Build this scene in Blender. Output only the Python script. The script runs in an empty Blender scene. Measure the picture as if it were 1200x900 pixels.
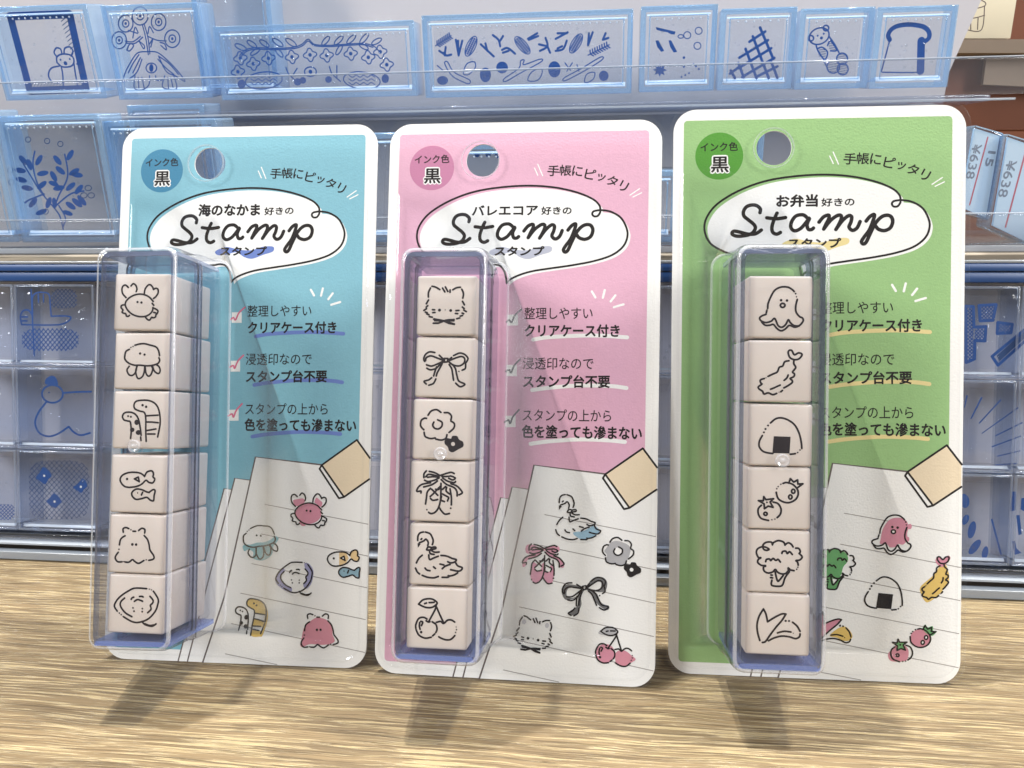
import bpy, bmesh, math, random
from mathutils import Vector, Matrix, geometry
random.seed(7)
MM = 0.001
scn = bpy.context.scene
COL = scn.collection

# ------------------------------------------------------------------ camera
PITCH, YAW, ROLL, FPX, CAMH = 0.25761, 0.00291, -0.01364, 966.112, 105.465
cp, sp, cy, sy = math.cos(PITCH), math.sin(PITCH), math.cos(YAW), math.sin(YAW)
FWD = Vector((-sy*cp, cy*cp, -sp)); R0 = Vector((cy, sy, 0)); U0 = R0.cross(FWD)
RIGHT = math.cos(ROLL)*R0 + math.sin(ROLL)*U0
UP = -math.sin(ROLL)*R0 + math.cos(ROLL)*U0
CAMP = Vector((0, 0, CAMH))
cam = bpy.data.cameras.new('camera'); camo = bpy.data.objects.new('camera', cam); COL.objects.link(camo)
cam.sensor_width = 36; cam.lens = FPX/1200*36; cam.clip_start = 0.005; cam.clip_end = 50
camo.matrix_world = Matrix(((RIGHT.x, UP.x, -FWD.x, 0), (RIGHT.y, UP.y, -FWD.y, 0), (RIGHT.z, UP.z, -FWD.z, CAMH*MM), (0, 0, 0, 1)))
scn.camera = camo

# ------------------------------------------------------------------ world, lamps, exposure
w = bpy.data.worlds.new('World'); scn.world = w; w.use_nodes = True
nt = w.node_tree; bg = nt.nodes['Background']
tc = nt.nodes.new('ShaderNodeTexCoord'); sx = nt.nodes.new('ShaderNodeSeparateXYZ'); cr = nt.nodes.new('ShaderNodeValToRGB')
mr = nt.nodes.new('ShaderNodeMapRange'); mr.inputs[1].default_value = -1; mr.inputs[2].default_value = 1
nt.links.new(tc.outputs['Generated'], sx.inputs[0]); nt.links.new(sx.outputs[2], mr.inputs[0]); nt.links.new(mr.outputs[0], cr.inputs[0])
cr.color_ramp.elements[0].position = 0.35; cr.color_ramp.elements[0].color = (.16, .14, .13, 1)
cr.color_ramp.elements[1].position = 0.8; cr.color_ramp.elements[1].color = (.545, .55, .56, 1)
nt.links.new(cr.outputs[0], bg.inputs[0]); bg.inputs[1].default_value = 0.60

def lamp(name, d, dist, power, rad, target=(0, .16, .05), col=(1, .965, .905)):
    l = bpy.data.lights.new(name, 'SPOT'); l.energy = power; l.shadow_soft_size = rad; l.color = col
    l.spot_size = math.radians(40); l.spot_blend = .4
    o = bpy.data.objects.new(name, l); COL.objects.link(o)
    v = Vector(d).normalized(); o.location = Vector(target) + v*dist
    o.rotation_euler = v.to_track_quat('Z', 'Y').to_euler(); return o
lamp('ceiling_spot', (-.14, .21, 1), 2.0, 245, .03)
lamp('ceiling_spot', (.42, .15, 1), 2.1, 235, .03)
def soft(loc, w_, h_, power):  # unseen soft lamps, added to fill the cards and draw edge highlights
    al = bpy.data.lights.new('fill_light', 'AREA'); al.shape = 'RECTANGLE'; al.size = w_; al.size_y = h_; al.energy = power; al.color = (1, .985, .96)
    ao = bpy.data.objects.new('fill_light', al); COL.objects.link(ao); ao.location = loc
    ao.rotation_euler = (Vector(loc)-Vector((0, .16, .05))).to_track_quat('Z', 'Y').to_euler()
soft((-1.62, -.58, 1.22), .35, .7, 38)
soft((.25, -.75, 1.95), .5, .4, 9)
soft((1.35, -.98, 1.0), .35, .8, 29)
scn.view_settings.view_transform = 'Standard'; scn.view_settings.look = 'None'
scn.view_settings.exposure = 0.0; scn.view_settings.gamma = 1
try:
    scn.cycles.transparent_max_bounces = 48; scn.cycles.max_bounces = 10; scn.cycles.use_denoising = True
    scn.cycles.caustics_reflective = False; scn.cycles.caustics_refractive = False
except Exception: pass

# ------------------------------------------------------------------ materials
def pr(name, col, rough=.5, spec=.5, noise=None, bump=None, sss=0, metal=0):
    m = bpy.data.materials.new(name); m.use_nodes = True; n = m.node_tree.nodes; L = m.node_tree.links
    b = n['Principled BSDF']; b.inputs['Roughness'].default_value = rough; b.inputs['Specular IOR Level'].default_value = spec
    b.inputs['Base Color'].default_value = (*col, 1); b.inputs['Metallic'].default_value = metal
    if sss:
        b.inputs['Subsurface Weight'].default_value = sss; b.inputs['Subsurface Scale'].default_value = .002
        b.inputs['Subsurface Radius'].default_value = (1, .7, .5)
    t = n.new('ShaderNodeTexCoord')
    if noise:
        nz = n.new('ShaderNodeTexNoise'); nz.inputs['Scale'].default_value = noise[0]; nz.inputs['Detail'].default_value = 3
        L.new(t.outputs['Object'], nz.inputs['Vector'])
        mx = n.new('ShaderNodeMixRGB'); mx.inputs[1].default_value = (*[c*(1-noise[1]) for c in col], 1)
        mx.inputs[2].default_value = (*[min(1, c*(1+noise[1])) for c in col], 1)
        L.new(nz.outputs[0], mx.inputs[0]); L.new(mx.outputs[0], b.inputs['Base Color'])
    if bump:
        nz = n.new('ShaderNodeTexNoise'); nz.inputs['Scale'].default_value = bump[0]; nz.inputs['Detail'].default_value = 2
        L.new(t.outputs['Object'], nz.inputs['Vector'])
        bp = n.new('ShaderNodeBump'); bp.inputs['Strength'].default_value = bump[1]; bp.inputs['Distance'].default_value = bump[2]
        L.new(nz.outputs[0], bp.inputs['Height']); L.new(bp.outputs[0], b.inputs['Normal'])
    return m

def clear(name, tint, edge, rough=.06, milk=.03, spec=1.0, bump=None, milkcol=(.8, .85, .95), power=2.0):
    m = bpy.data.materials.new(name); m.use_nodes = True; nt = m.node_tree; n = nt.nodes; L = nt.links; n.clear()
    out = n.new('ShaderNodeOutputMaterial')
    lw = n.new('ShaderNodeLayerWeight'); lw.inputs[0].default_value = .5
    p2 = n.new('ShaderNodeMath'); p2.operation = 'POWER'; p2.inputs[1].default_value = power
    p5 = n.new('ShaderNodeMath'); p5.operation = 'POWER'; p5.inputs[1].default_value = 5
    L.new(lw.outputs['Facing'], p2.inputs[0]); L.new(lw.outputs['Facing'], p5.inputs[0])
    ma = n.new('ShaderNodeMath'); ma.operation = 'MULTIPLY_ADD'; ma.inputs[1].default_value = .85*spec; ma.inputs[2].default_value = .045*spec
    L.new(p5.outputs[0], ma.inputs[0])
    mx = n.new('ShaderNodeMixRGB'); mx.inputs[1].default_value = (*tint, 1); mx.inputs[2].default_value = (*edge, 1)
    L.new(p2.outputs[0], mx.inputs[0])
    tr = n.new('ShaderNodeBsdfTransparent'); L.new(mx.outputs[0], tr.inputs[0])
    df = n.new('ShaderNodeBsdfDiffuse'); df.inputs[0].default_value = (*milkcol, 1)
    ms = n.new('ShaderNodeMixShader'); ms.inputs[0].default_value = milk
    L.new(tr.outputs[0], ms.inputs[1]); L.new(df.outputs[0], ms.inputs[2])
    gl = n.new('ShaderNodeBsdfGlossy'); gl.inputs['Roughness'].default_value = rough
    m2 = n.new('ShaderNodeMixShader'); L.new(ma.outputs[0], m2.inputs[0]); L.new(ms.outputs[0], m2.inputs[1]); L.new(gl.outputs[0], m2.inputs[2])
    L.new(m2.outputs[0], out.inputs[0])
    if bump:
        t = n.new('ShaderNodeTexCoord'); nz = n.new('ShaderNodeTexNoise'); nz.inputs['Scale'].default_value = bump[0]; nz.inputs['Detail'].default_value = 2
        L.new(t.outputs['Object'], nz.inputs['Vector'])
        bp = n.new('ShaderNodeBump'); bp.inputs['Strength'].default_value = bump[1]; bp.inputs['Distance'].default_value = bump[2]
        L.new(nz.outputs[0], bp.inputs['Height']); L.new(bp.outputs[0], gl.inputs['Normal'])
    return m

PAPERB = (2200, .35, .00012)
M = {}
M['paper'] = pr('white_card', (.86, .855, .84), .55, .3, bump=PAPERB)
M['teal'] = pr('teal_ink', (.215, .475, .58), .5, .3, noise=(900, .06), bump=PAPERB)
M['pink'] = pr('pink_ink', (.73, .415, .55), .5, .3, noise=(900, .06), bump=PAPERB)
M['green'] = pr('green_ink', (.295, .50, .205), .5, .3, noise=(900, .06), bump=PAPERB)
M['teal_d'] = pr('dark_teal_ink', (.035, .215, .37), .5, .3, bump=PAPERB)
M['pink_d'] = pr('dark_pink_ink', (.54, .21, .355), .5, .3, bump=PAPERB)
M['green_d'] = pr('dark_green_ink', (.075, .29, .025), .5, .3, bump=PAPERB)
M['ink'] = pr('dark_brown_ink', (.014, .010, .009), .6, .1)
M['grayline'] = pr('thin_gray_ink', (.30, .28, .27), .5, .3)
M['brownline'] = pr('brown_gray_ink', (.13, .105, .10), .5, .3)
M['white'] = pr('white_ink', (.88, .88, .865), .5, .3, bump=PAPERB)
M['cream'] = pr('cream_ink', (.80, .67, .48), .5, .3, bump=PAPERB)
for k, c in dict(c_pink=(.66, .27, .36), c_rose=(.64, .26, .33), c_lpink=(.72, .33, .45), c_teal=(.24, .50, .56), c_blue=(.27, .33, .62), c_lblue=(.33, .53, .68), c_sblue=(.25, .41, .50),
                 c_orange=(.78, .57, .29), c_yellow=(.74, .52, .15), c_gray=(.44, .44, .46), c_dgray=(.17, .17, .175), c_lgray=(.55, .55, .60), c_green=(.13, .38, .14), c_purple=(.34, .34, .56),
                 h_teal=(.14, .22, .56), h_pink=(.46, .48, .58), h_green=(.78, .65, .30), s_pink=(.52, .52, .57), k_teal=(.70, .16, .27), k_pink=(.14, .14, .15)).items():
    M[k] = pr('print_'+k[2:]+'_ink', c, .5, .3)
M['ivory'] = pr('ivory_stamp_plastic', (.695, .62, .55), .36, .45, noise=(300, .03), sss=.15)
M['sink'] = pr('stamp_face_ink', (.014, .008, .009), .6, .1)
M['sheet'] = clear('thin_clear_sheet', (.99, .99, .99), (.84, .86, .88), .06, .004, .6)
M['sheetrim'] = clear('thick_sheet_edge', (.93, .94, .95), (.75, .78, .82), .08, .14, 1.0, milkcol=(.85, .88, .9))
M['blister'] = clear('clear_blister_plastic', (.98, .98, .985), (.80, .82, .86), .05, .006, .8, bump=(60, .12, .0004))
M['casetop'] = clear('case_top_reflection', (.86, .89, .95), (.6, .66, .8), .07, .30, 1.4, milkcol=(.72, .78, .92))  # milky white painted in for ceiling light reflected by the top wall
M['seam'] = clear('case_seam', (.30, .32, .40), (.2, .22, .3), .1, .05, .8)
M['caserim'] = clear('case_front_rim', (.62, .65, .74), (.46, .50, .63), .06, .08, 1.3, milkcol=(.48, .54, .72))
M['milk_glint'] = clear('milky_highlight', (.93, .93, .95), (.72, .74, .8), .05, .26, 1.3, milkcol=(.85, .87, .92))  # milk-white paints the highlight line of blister edges; the knob shares it
M['casewall'] = clear('clear_case_wall', (.965, .97, .985), (.70, .73, .83), .05, .008, .9, milkcol=(.5, .56, .74), power=2.2)
M['casefront'] = clear('clear_case_front', (.99, .99, .992), (.75, .77, .85), .05, .004, .5)
M['casebase'] = clear('case_base_blue_reflection', (.70, .77, .96), (.48, .57, .88), .07, .26, 1.1, milkcol=(.34, .45, .84))  # blue painted in for the blue that the case bottom reflects
M['caseedge'] = clear('case_edge', (.68, .71, .81), (.50, .54, .68), .06, .10, 1.1, milkcol=(.52, .58, .76))
# shelf plastics
M['box'] = clear('clear_blue_box', (.955, .972, .992), (.56, .72, .94), .05, .02, 1.0, bump=(160, .3, .0006), milkcol=(.62, .78, 1), power=2.0)
M['boxrim'] = clear('blue_box_rim', (.74, .88, .985), (.44, .64, .92), .06, .20, 1.5, bump=(300, .4, .0006), milkcol=(.54, .76, 1), power=1.5)
M['white_glint'] = clear('white_box_highlight', (.85, .9, .97), (.6, .72, .88), .12, .80, 1.2, milkcol=(.88, .94, 1))  # near-opaque white for the painted highlight bars and dots of the boxes
M['sparkle'] = clear('clear_sparkle_dome', (.96, .97, .98), (.6, .66, .78), .03, .05, 2.5)  # clear gloss for small domes added to sparkle
M['silicone'] = clear('clear_silicone_sheet', (.97, .975, .985), (.8, .84, .9), .08, .015, .8, bump=(420, .6, .0012), milkcol=(.6, .65, .8))
M['acrylic'] = clear('clear_acrylic', (.96, .965, .975), (.62, .66, .72), .05, .03, 1.0)
M['acedge'] = clear('acrylic_cut_edge', (.78, .82, .87), (.6, .66, .74), .15, .35, 1.2, milkcol=(.72, .78, .86))
M['shelfblue'] = clear('blue_tinted_shelf', (.90, .93, .97), (.62, .70, .86), .06, .14, 1.2, milkcol=(.62, .70, .88))
M['navy'] = pr('navy_band', (.012, .055, .19), .35, .5)
M['blue'] = pr('blue_ink', (.012, .078, .31), .4, .3)
M['bluel'] = pr('thin_blue_ink', (.02, .065, .20), .4, .3)
M['greywall'] = pr('grey_panel', (.48, .465, .48), .6, .3, noise=(30, .06))
M['whitepanel'] = pr('white_panel', (.52, .505, .535), .6, .3, noise=(25, .04))
M['lavpanel'] = pr('lavender_grey_panel', (.74, .72, .78), .6, .3, noise=(40, .06))
M['redbrown'] = pr('red_brown_board', (.16, .052, .025), .5, .4, noise=(60, .25))
M['tanboard'] = pr('tan_board', (.30, .24, .19), .55, .3, noise=(80, .12))
M['gap_dark'] = pr('dark_gap_shade', (.045, .035, .028), .6, .3, noise=(60, .3))  # near-black, stands for the shade in the gap below the tray
M['creampaper'] = pr('cream_paper', (.74, .68, .52), .6, .2, noise=(50, .04))
M['pricepaper'] = pr('pale_blue_price_paper', (.55, .68, .80), .55, .3, noise=(60, .04))
M['redline'] = pr('red_rule', (.50, .14, .18), .5, .3)
M['greyink'] = pr('grey_price_ink', (.22, .25, .31), .5, .3)

def wood(name, base, dark, light, sx=1.0, sy=1.0, bump=.5, rough=.36):
    """laminate with broad bands, pale flecks and dark pores, all running along X"""
    m = bpy.data.materials.new(name); m.use_nodes = True; n = m.node_tree.nodes; L = m.node_tree.links; b = n['Principled BSDF']
    t = n.new('ShaderNodeTexCoord')
    wm = n.new('ShaderNodeMapping'); wm.inputs['Scale'].default_value = (28, 60, 1); L.new(t.outputs['Object'], wm.inputs[0])
    wn = n.new('ShaderNodeTexNoise'); wn.inputs['Scale'].default_value = 1; wn.inputs['Detail'].default_value = 2; L.new(wm.outputs[0], wn.inputs['Vector'])
    wv = n.new('ShaderNodeVectorMath'); wv.operation = 'MULTIPLY_ADD'; wv.inputs[1].default_value = (0, .0032, 0); L.new(wn.outputs['Color'], wv.inputs[0]); L.new(t.outputs['Object'], wv.inputs[2])
    def nz(x, y, det, dist=0.0, rgh=.6):
        mp = n.new('ShaderNodeMapping'); mp.inputs['Scale'].default_value = (x*sx, y*sy, 1); L.new(wv.outputs[0], mp.inputs[0])
        k = n.new('ShaderNodeTexNoise'); k.inputs['Scale'].default_value = 1; k.inputs['Detail'].default_value = det
        k.inputs['Distortion'].default_value = dist; k.inputs['Roughness'].default_value = rgh; L.new(mp.outputs[0], k.inputs['Vector']); return k.outputs[0]
    def ramp(src, lo, hi):
        r = n.new('ShaderNodeMapRange'); r.interpolation_type = 'SMOOTHSTEP'; r.inputs[1].default_value = lo; r.inputs[2].default_value = hi
        L.new(src, r.inputs[0]); return r.outputs[0]
    def mix(f, c1, c2):
        x = n.new('ShaderNodeMixRGB'); L.new(f, x.inputs[0])
        for i, c in ((1, c1), (2, c2)):
            if isinstance(c, tuple): x.inputs[i].default_value = (*c, 1)
            else: L.new(c, x.inputs[i])
        return x.outputs[0]
    band = ramp(nz(11, 170, 4, .8), .36, .66); fleck = ramp(nz(40, 900, 4, .4, .66), .49, .57); pore = ramp(nz(30, 1500, 3, .5, .58), .56, .585); pore2 = ramp(nz(13, 560, 3, .4, .7), .585, .61); fine = ramp(nz(120, 3200, 2), .4, .65)
    def mul(f, k):
        q = n.new('ShaderNodeMath'); q.operation = 'MULTIPLY'; q.inputs[1].default_value = k; L.new(f, q.inputs[0]); return q.outputs[0]
    c = mix(band, tuple(x*.70 for x in base), base)
    c = mix(mul(fleck, .75), c, light); c = mix(mul(pore, .66), c, dark); c = mix(mul(pore2, .45), c, dark); c = mix(mul(fine, .22), c, dark)
    L.new(c, b.inputs['Base Color'])
    h = n.new('ShaderNodeMath'); h.operation = 'SUBTRACT'; L.new(fleck, h.inputs[0]); L.new(pore, h.inputs[1])
    bp = n.new('ShaderNodeBump'); bp.inputs['Strength'].default_value = bump; bp.inputs['Distance'].default_value = .00018
    L.new(h.outputs[0], bp.inputs['Height']); L.new(bp.outputs[0], b.inputs['Normal'])
    rr_ = n.new('ShaderNodeMapRange'); rr_.inputs[3].default_value = rough+.12; rr_.inputs[4].default_value = rough-.06; L.new(fleck, rr_.inputs[0]); L.new(rr_.outputs[0], b.inputs['Roughness'])
    b.inputs['Specular IOR Level'].default_value = .5
    return m
M['table'] = wood('light_oak_laminate', (.205, .145, .074), (.058, .036, .015), (.405, .325, .185), 1.3, 1.7, .5, .33)
M['shelfwood'] = wood('grey_oak_shelf', (.20, .165, .12), (.08, .065, .045), (.34, .29, .22), .6, .5, .2, .5)

# ------------------------------------------------------------------ mesh helpers (all input in mm)
class MB:
    def __init__(self): self.v = []; self.f = []; self.mi = []; self.mats = []
    def mat(self, k):
        if k not in self.mats: self.mats.append(k)
        return self.mats.index(k)
    def add(self, vs, fs, k):
        o = len(self.v); self.v += [tuple(p) for p in vs]; i = self.mat(k)
        for f in fs: self.f.append([o+j for j in f]); self.mi.append(i)
    def box(self, x0, x1, y0, y1, z0, z1, k):
        vs = [(x, y, z) for z in (z0, z1) for y in (y0, y1) for x in (x0, x1)]
        self.add(vs, [(0, 2, 3, 1), (4, 5, 7, 6), (0, 1, 5, 4), (2, 6, 7, 3), (0, 4, 6, 2), (1, 3, 7, 5)], k)
    def poly(self, loops, z, k):
        ls = [[Vector((x, y, 0)) for x, y in l] for l in loops]; flat = [p for l in ls for p in l]
        tr = geometry.tessellate_polygon(ls)
        self.add([(p.x, p.y, z) for p in flat], [t for t in tr], k)
    def slab(self, loops, z0, z1, k, kside=None):
        ls = [[Vector((x, y, 0)) for x, y in l] for l in loops]; flat = [p for l in ls for p in l]
        tr = geometry.tessellate_polygon(ls); n = len(flat)
        self.add([(p.x, p.y, z1) for p in flat], tr, k); self.add([(p.x, p.y, z0) for p in flat], [t[::-1] for t in tr], k)
        for l in loops:
            m = len(l); self.add([(x, y, z0) for x, y in l]+[(x, y, z1) for x, y in l], [(i, (i+1) % m, m+(i+1) % m, m+i) for i in range(m)], kside or k)
    def loft(self, rings, k, cap0=False, cap1=False, kcap=None):
        m = len(rings[0][0])
        for a, b in zip(rings, rings[1:]):
            vs = [(x, y, a[1]) for x, y in a[0]]+[(x, y, b[1]) for x, y in b[0]]
            self.add(vs, [(i, (i+1) % m, m+(i+1) % m, m+i) for i in range(m)], k)
        if cap1: self.add([(x, y, rings[-1][1]) for x, y in rings[-1][0]], [tuple(range(m))], kcap or k)
        if cap0: self.add([(x, y, rings[0][1]) for x, y in rings[0][0]], [tuple(range(m))[::-1]], kcap or k)
    def stroke(self, pts, wd, z, k, closed=False, ramp=1.2e-3):
        if len(pts) < 2: return
        P = [Vector(p) for p in pts]; Q = [P[0]]
        for p in P[1:]:
            if (p-Q[-1]).length > 1e-4: Q.append(p)
        P = Q; n = len(P)
        if n < 2: return
        h = wd/2; L = []; R = []
        for i in range(n):
            if closed: a, b = P[i-1], P[(i+1) % n]
            else: a, b = P[max(i-1, 0)], P[min(i+1, n-1)]
            t = (b-a); t = t.normalized() if t.length > 1e-9 else Vector((1, 0)); nn = Vector((-t.y, t.x))
            L.append(P[i]+nn*h); R.append(P[i]-nn*h)
        zz = [z+ramp*i/max(1, n) for i in range(n)]
        vs = [(p.x, p.y, q) for p, q in zip(L, zz)]+[(p.x, p.y, q) for p, q in zip(R, zz)]
        fs = [(i, n+i, n+i+1, i+1) for i in range(n-1)]
        if closed: fs.append((n-1, 2*n-1, n, 0))
        self.add(vs, fs, k)
        if not closed:
            for c, a, q in ((P[0], P[1], zz[0]), (P[-1], P[-2], zz[-1])):
                d = (c-a).normalized(); th = math.atan2(d.y, d.x)
                vs = [(c.x+h*math.cos(th-math.pi/2+math.pi*j/8), c.y+h*math.sin(th-math.pi/2+math.pi*j/8), q) for j in range(9)]
                self.add(vs, [tuple(range(9))], k)
    def disc(self, c, r, z, k, ry=None, ang=0, n=20):
        ry = ry or r; ca, sa = math.cos(ang), math.sin(ang)
        vs = []
        for j in range(n):
            x, y = r*math.cos(2*math.pi*j/n), ry*math.sin(2*math.pi*j/n)
            vs.append((c[0]+x*ca-y*sa, c[1]+x*sa+y*ca, z))
        self.add(vs, [tuple(range(n))], k)
    def build(self, name, parent=None, smooth=False):
        me = bpy.data.meshes.new(name)
        me.from_pydata([(a*MM, b*MM, c*MM) for a, b, c in self.v], [], self.f)
        for k in self.mats: me.materials.append(M[k])
        for p, i in zip(me.polygons, self.mi): p.material_index = i; p.use_smooth = smooth
        me.update()
        o = bpy.data.objects.new(name, me); COL.objects.link(o)
        if parent: o.parent = parent
        return o

def fixnormals(o):
    bm = bmesh.new(); bm.from_mesh(o.data); bmesh.ops.remove_doubles(bm, verts=bm.verts, dist=1e-7); bmesh.ops.recalc_face_normals(bm, faces=bm.faces); bm.to_mesh(o.data); bm.free()
def bevel(o, wd, seg=3):
    m = o.modifiers.new('bevel', 'BEVEL'); m.width = wd*MM; m.segments = seg; m.limit_method = 'ANGLE'; m.angle_limit = math.radians(40)
    for p in o.data.polygons: p.use_smooth = True
    return o
def smooth_by_angle(o, deg=35):
    me = o.data
    for p in me.polygons: p.use_smooth = True
    bm = bmesh.new(); bm.from_mesh(me)
    for e in bm.edges:
        if len(e.link_faces) == 2 and e.calc_face_angle(0) > math.radians(deg): e.smooth = False
    bm.to_mesh(me); bm.free()
def rrect(x0, x1, y0, y1, r, n=6):
    out = []
    for cx, cy_, a in ((x1-r, y1-r, 0), (x0+r, y1-r, 90), (x0+r, y0+r, 180), (x1-r, y0+r, 270)):
        for j in range(n+1):
            t = math.radians(a+90*j/n); out.append((cx+r*math.cos(t), cy_+r*math.sin(t)))
    return out
def circ(cx, cy_, r, n=40): return [(cx+r*math.cos(2*math.pi*j/n), cy_+r*math.sin(2*math.pi*j/n)) for j in range(n)]
def spline(pts, closed=False, seg=7):
    n = len(pts)
    if n < 3: return [tuple(p) for p in pts]
    out = []
    rng = range(n) if closed else range(n-1)
    for i in rng:
        if closed: p0, p1, p2, p3 = (Vector(pts[(i+k) % n]) for k in (-1, 0, 1, 2))
        else: p0, p1, p2, p3 = Vector(pts[max(i-1, 0)]), Vector(pts[i]), Vector(pts[i+1]), Vector(pts[min(i+2, n-1)])
        for j in range(seg):
            t = j/seg
            out.append(tuple(.5*((2*p1)+(p2-p0)*t+(2*p0-5*p1+4*p2-p3)*t*t+(3*p1-p0-3*p2+p3)*t**3)))
    if not closed: out.append(tuple(pts[-1]))
    return out
def nums(s): return [[float(q) for q in p.split()] for p in s.split(',') if p.strip()]
def densify(pts, closed, step):
    out = []; n = len(pts)
    for i in range(n if closed else n-1):
        a, b = Vector(pts[i]), Vector(pts[(i+1) % n]); out.append(tuple(a))
    if not closed: out.append(tuple(pts[-1]))
    return out

_z = [0.0]
def draw(mb, s, fn, wd, z, ink, scale=1.0, white='white'):
    """s: strokes in drawing units, fn maps a drawing point to mm; scale = mm per unit (for dots), wd in mm"""
    if ink in ('blue', 'bluel'): wd *= 1.5
    for part in s.split(';'):
        part = part.strip()
        if not part: continue
        k = part[0] if part[0].isalpha() else ''
        ps = nums(part[1:] if k else part); _z[0] = (_z[0]+.0009) % .02; zz = z+_z[0]
        if k in ('', 'c'):
            pts = spline([p[:2] for p in ps], k == 'c'); mb.stroke([fn(*p) for p in pts], wd, zz, ink, k == 'c')
        elif k in ('l', 'L'):
            q = [p[:2] for p in ps]; q = q+[q[0]] if k == 'L' else q
            for a, b in zip(q, q[1:]): _z[0] += .0004; mb.stroke([fn(*a), fn(*b)], wd, z+_z[0], ink)
        elif k in ('f', 'F'):
            pts = spline([p[:2] for p in ps], True) if k == 'f' else [p[:2] for p in ps]
            mb.poly([[fn(*p) for p in pts]], zz, ink)
        elif k == 'd':
            for p in ps: mb.disc(fn(p[0], p[1]), p[2]*scale, zz, ink, n=12)
        elif k == 'w':
            for p in ps: mb.disc(fn(p[0], p[1]), p[2]*scale, zz+.012, white, n=16)
        elif k in ('e', 'E'):
            for p in ps:
                a = math.radians(p[4]) if len(p) > 4 else 0
                pts = []
                for j in range(28):
                    x, y = p[2]*math.cos(j*math.pi/14), p[3]*math.sin(j*math.pi/14)
                    pts.append(fn(p[0]+x*math.cos(a)-y*math.sin(a), p[1]+x*math.sin(a)+y*math.cos(a)))
                if k == 'e': mb.stroke(pts, wd, zz, ink, True)
                else: mb.poly([pts], zz, ink)
def textmesh(s):
    c = bpy.data.curves.new('t', 'FONT'); c.body = s; c.resolution_u = 3
    o = bpy.data.objects.new('t', c); COL.objects.link(o)
    dg = bpy.context.evaluated_depsgraph_get(); me = bpy.data.meshes.new_from_object(o.evaluated_get(dg), depsgraph=dg)
    vs = [(v.co.x, v.co.y) for v in me.vertices]; fs = [tuple(p.vertices) for p in me.polygons]
    bpy.data.objects.remove(o); bpy.data.curves.remove(c); bpy.data.meshes.remove(me)
    return vs, fs
def text(mb, s, A, B, hgt, z, k, bold=0.0):
    """text whose bounding box runs from A (left middle) to B (right middle), hgt tall, in mm"""
    vs, fs = textmesh(s); x0 = min(v[0] for v in vs); x1 = max(v[0] for v in vs); y0 = min(v[1] for v in vs); y1 = max(v[1] for v in vs)
    A = Vector(A); B = Vector(B); e = B-A; n = Vector((-e.y, e.x)).normalized(); ln = e.length
    d = bold*hgt/(y1-y0)        # stroke growth in mm: heavier weights are the glyph laid down several times, slightly apart
    offs = [(0, 0)] if not d else [(0, 0)]+[(d*math.cos(j*math.pi/4), d*math.sin(j*math.pi/4)) for j in range(8)]
    e = e*((ln-2*d)/ln); hh = hgt-2*d; A = A+e.normalized()*d
    for q, (ox, oy) in enumerate(offs):
        out = []
        for x, y in vs:
            p = A+e*((x-x0)/(x1-x0))+n*(((y-y0)/(y1-y0)-.5)*hh); out.append((p.x+ox, p.y+oy, z+q*.00012))
        mb.add(out, fs, k)

def ray(x, y): return (RIGHT*((x-600)/FPX)+UP*(-(y-450)/FPX)+FWD)
class Frame:
    """a plane in the scene: origin o, axes ex (right), ey (up), ez (towards the viewer)"""
    def __init__(s, o, ex, ey, ez): s.o, s.ex, s.ey, s.ez = o, ex, ey, ez
    def px(s, x, y, zz=0.0):
        r = ray(x, y); t = ((s.o+s.ez*zz-CAMP).dot(s.ez))/r.dot(s.ez); P = CAMP+r*t-s.o
        return (P.dot(s.ex), P.dot(s.ey))
    def matrix(s):
        m = Matrix.Identity(4)
        for i, c in enumerate((s.ex, s.ey, s.ez)):
            for j in range(3): m[j][i] = c[j]
        for j in range(3): m[j][3] = s.o[j]*MM
        return m
def empty(name, frame=None, matrix=None):
    o = bpy.data.objects.new(name, None); COL.objects.link(o); o.empty_display_size = .01
    o.matrix_world = frame.matrix() if frame else matrix; return o
def tag(o, label=None, cat=None, group=None, kind=None):
    if label: o['label'] = label
    if cat: o['category'] = cat
    if group: o['group'] = group
    if kind: o['kind'] = kind
    return o

# ------------------------------------------------------------------ setting: the table
TH = -0.1089
E1 = Vector((math.cos(TH), math.sin(TH), 0)); E2 = Vector((-math.sin(TH), math.cos(TH), 0)); EZ = Vector((0, 0, 1))
DO = Vector((0, 197.2, 0))
mb = MB(); mb.box(-700, 700, -400, 400, -30, -.16, 'table')
t = mb.build('table_top'); bevel(t, 1.5, 2); t.matrix_world = Matrix.Translation((DO*MM)) @ Matrix.Rotation(TH-.012, 4, 'Z')
tag(t, kind='structure')

def plane(b, z0=0.0, lean=0.0, rot=0.0):
    ez = -(math.cos(lean)*E2 - math.sin(lean)*EZ); ey = math.cos(lean)*EZ+math.sin(lean)*E2
    ex = E1
    if rot: ex, ey = math.cos(rot)*ex+math.sin(rot)*ey, -math.sin(rot)*ex+math.cos(rot)*ey
    return Frame(DO+E2*b+EZ*z0, ex, ey, ez)

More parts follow.
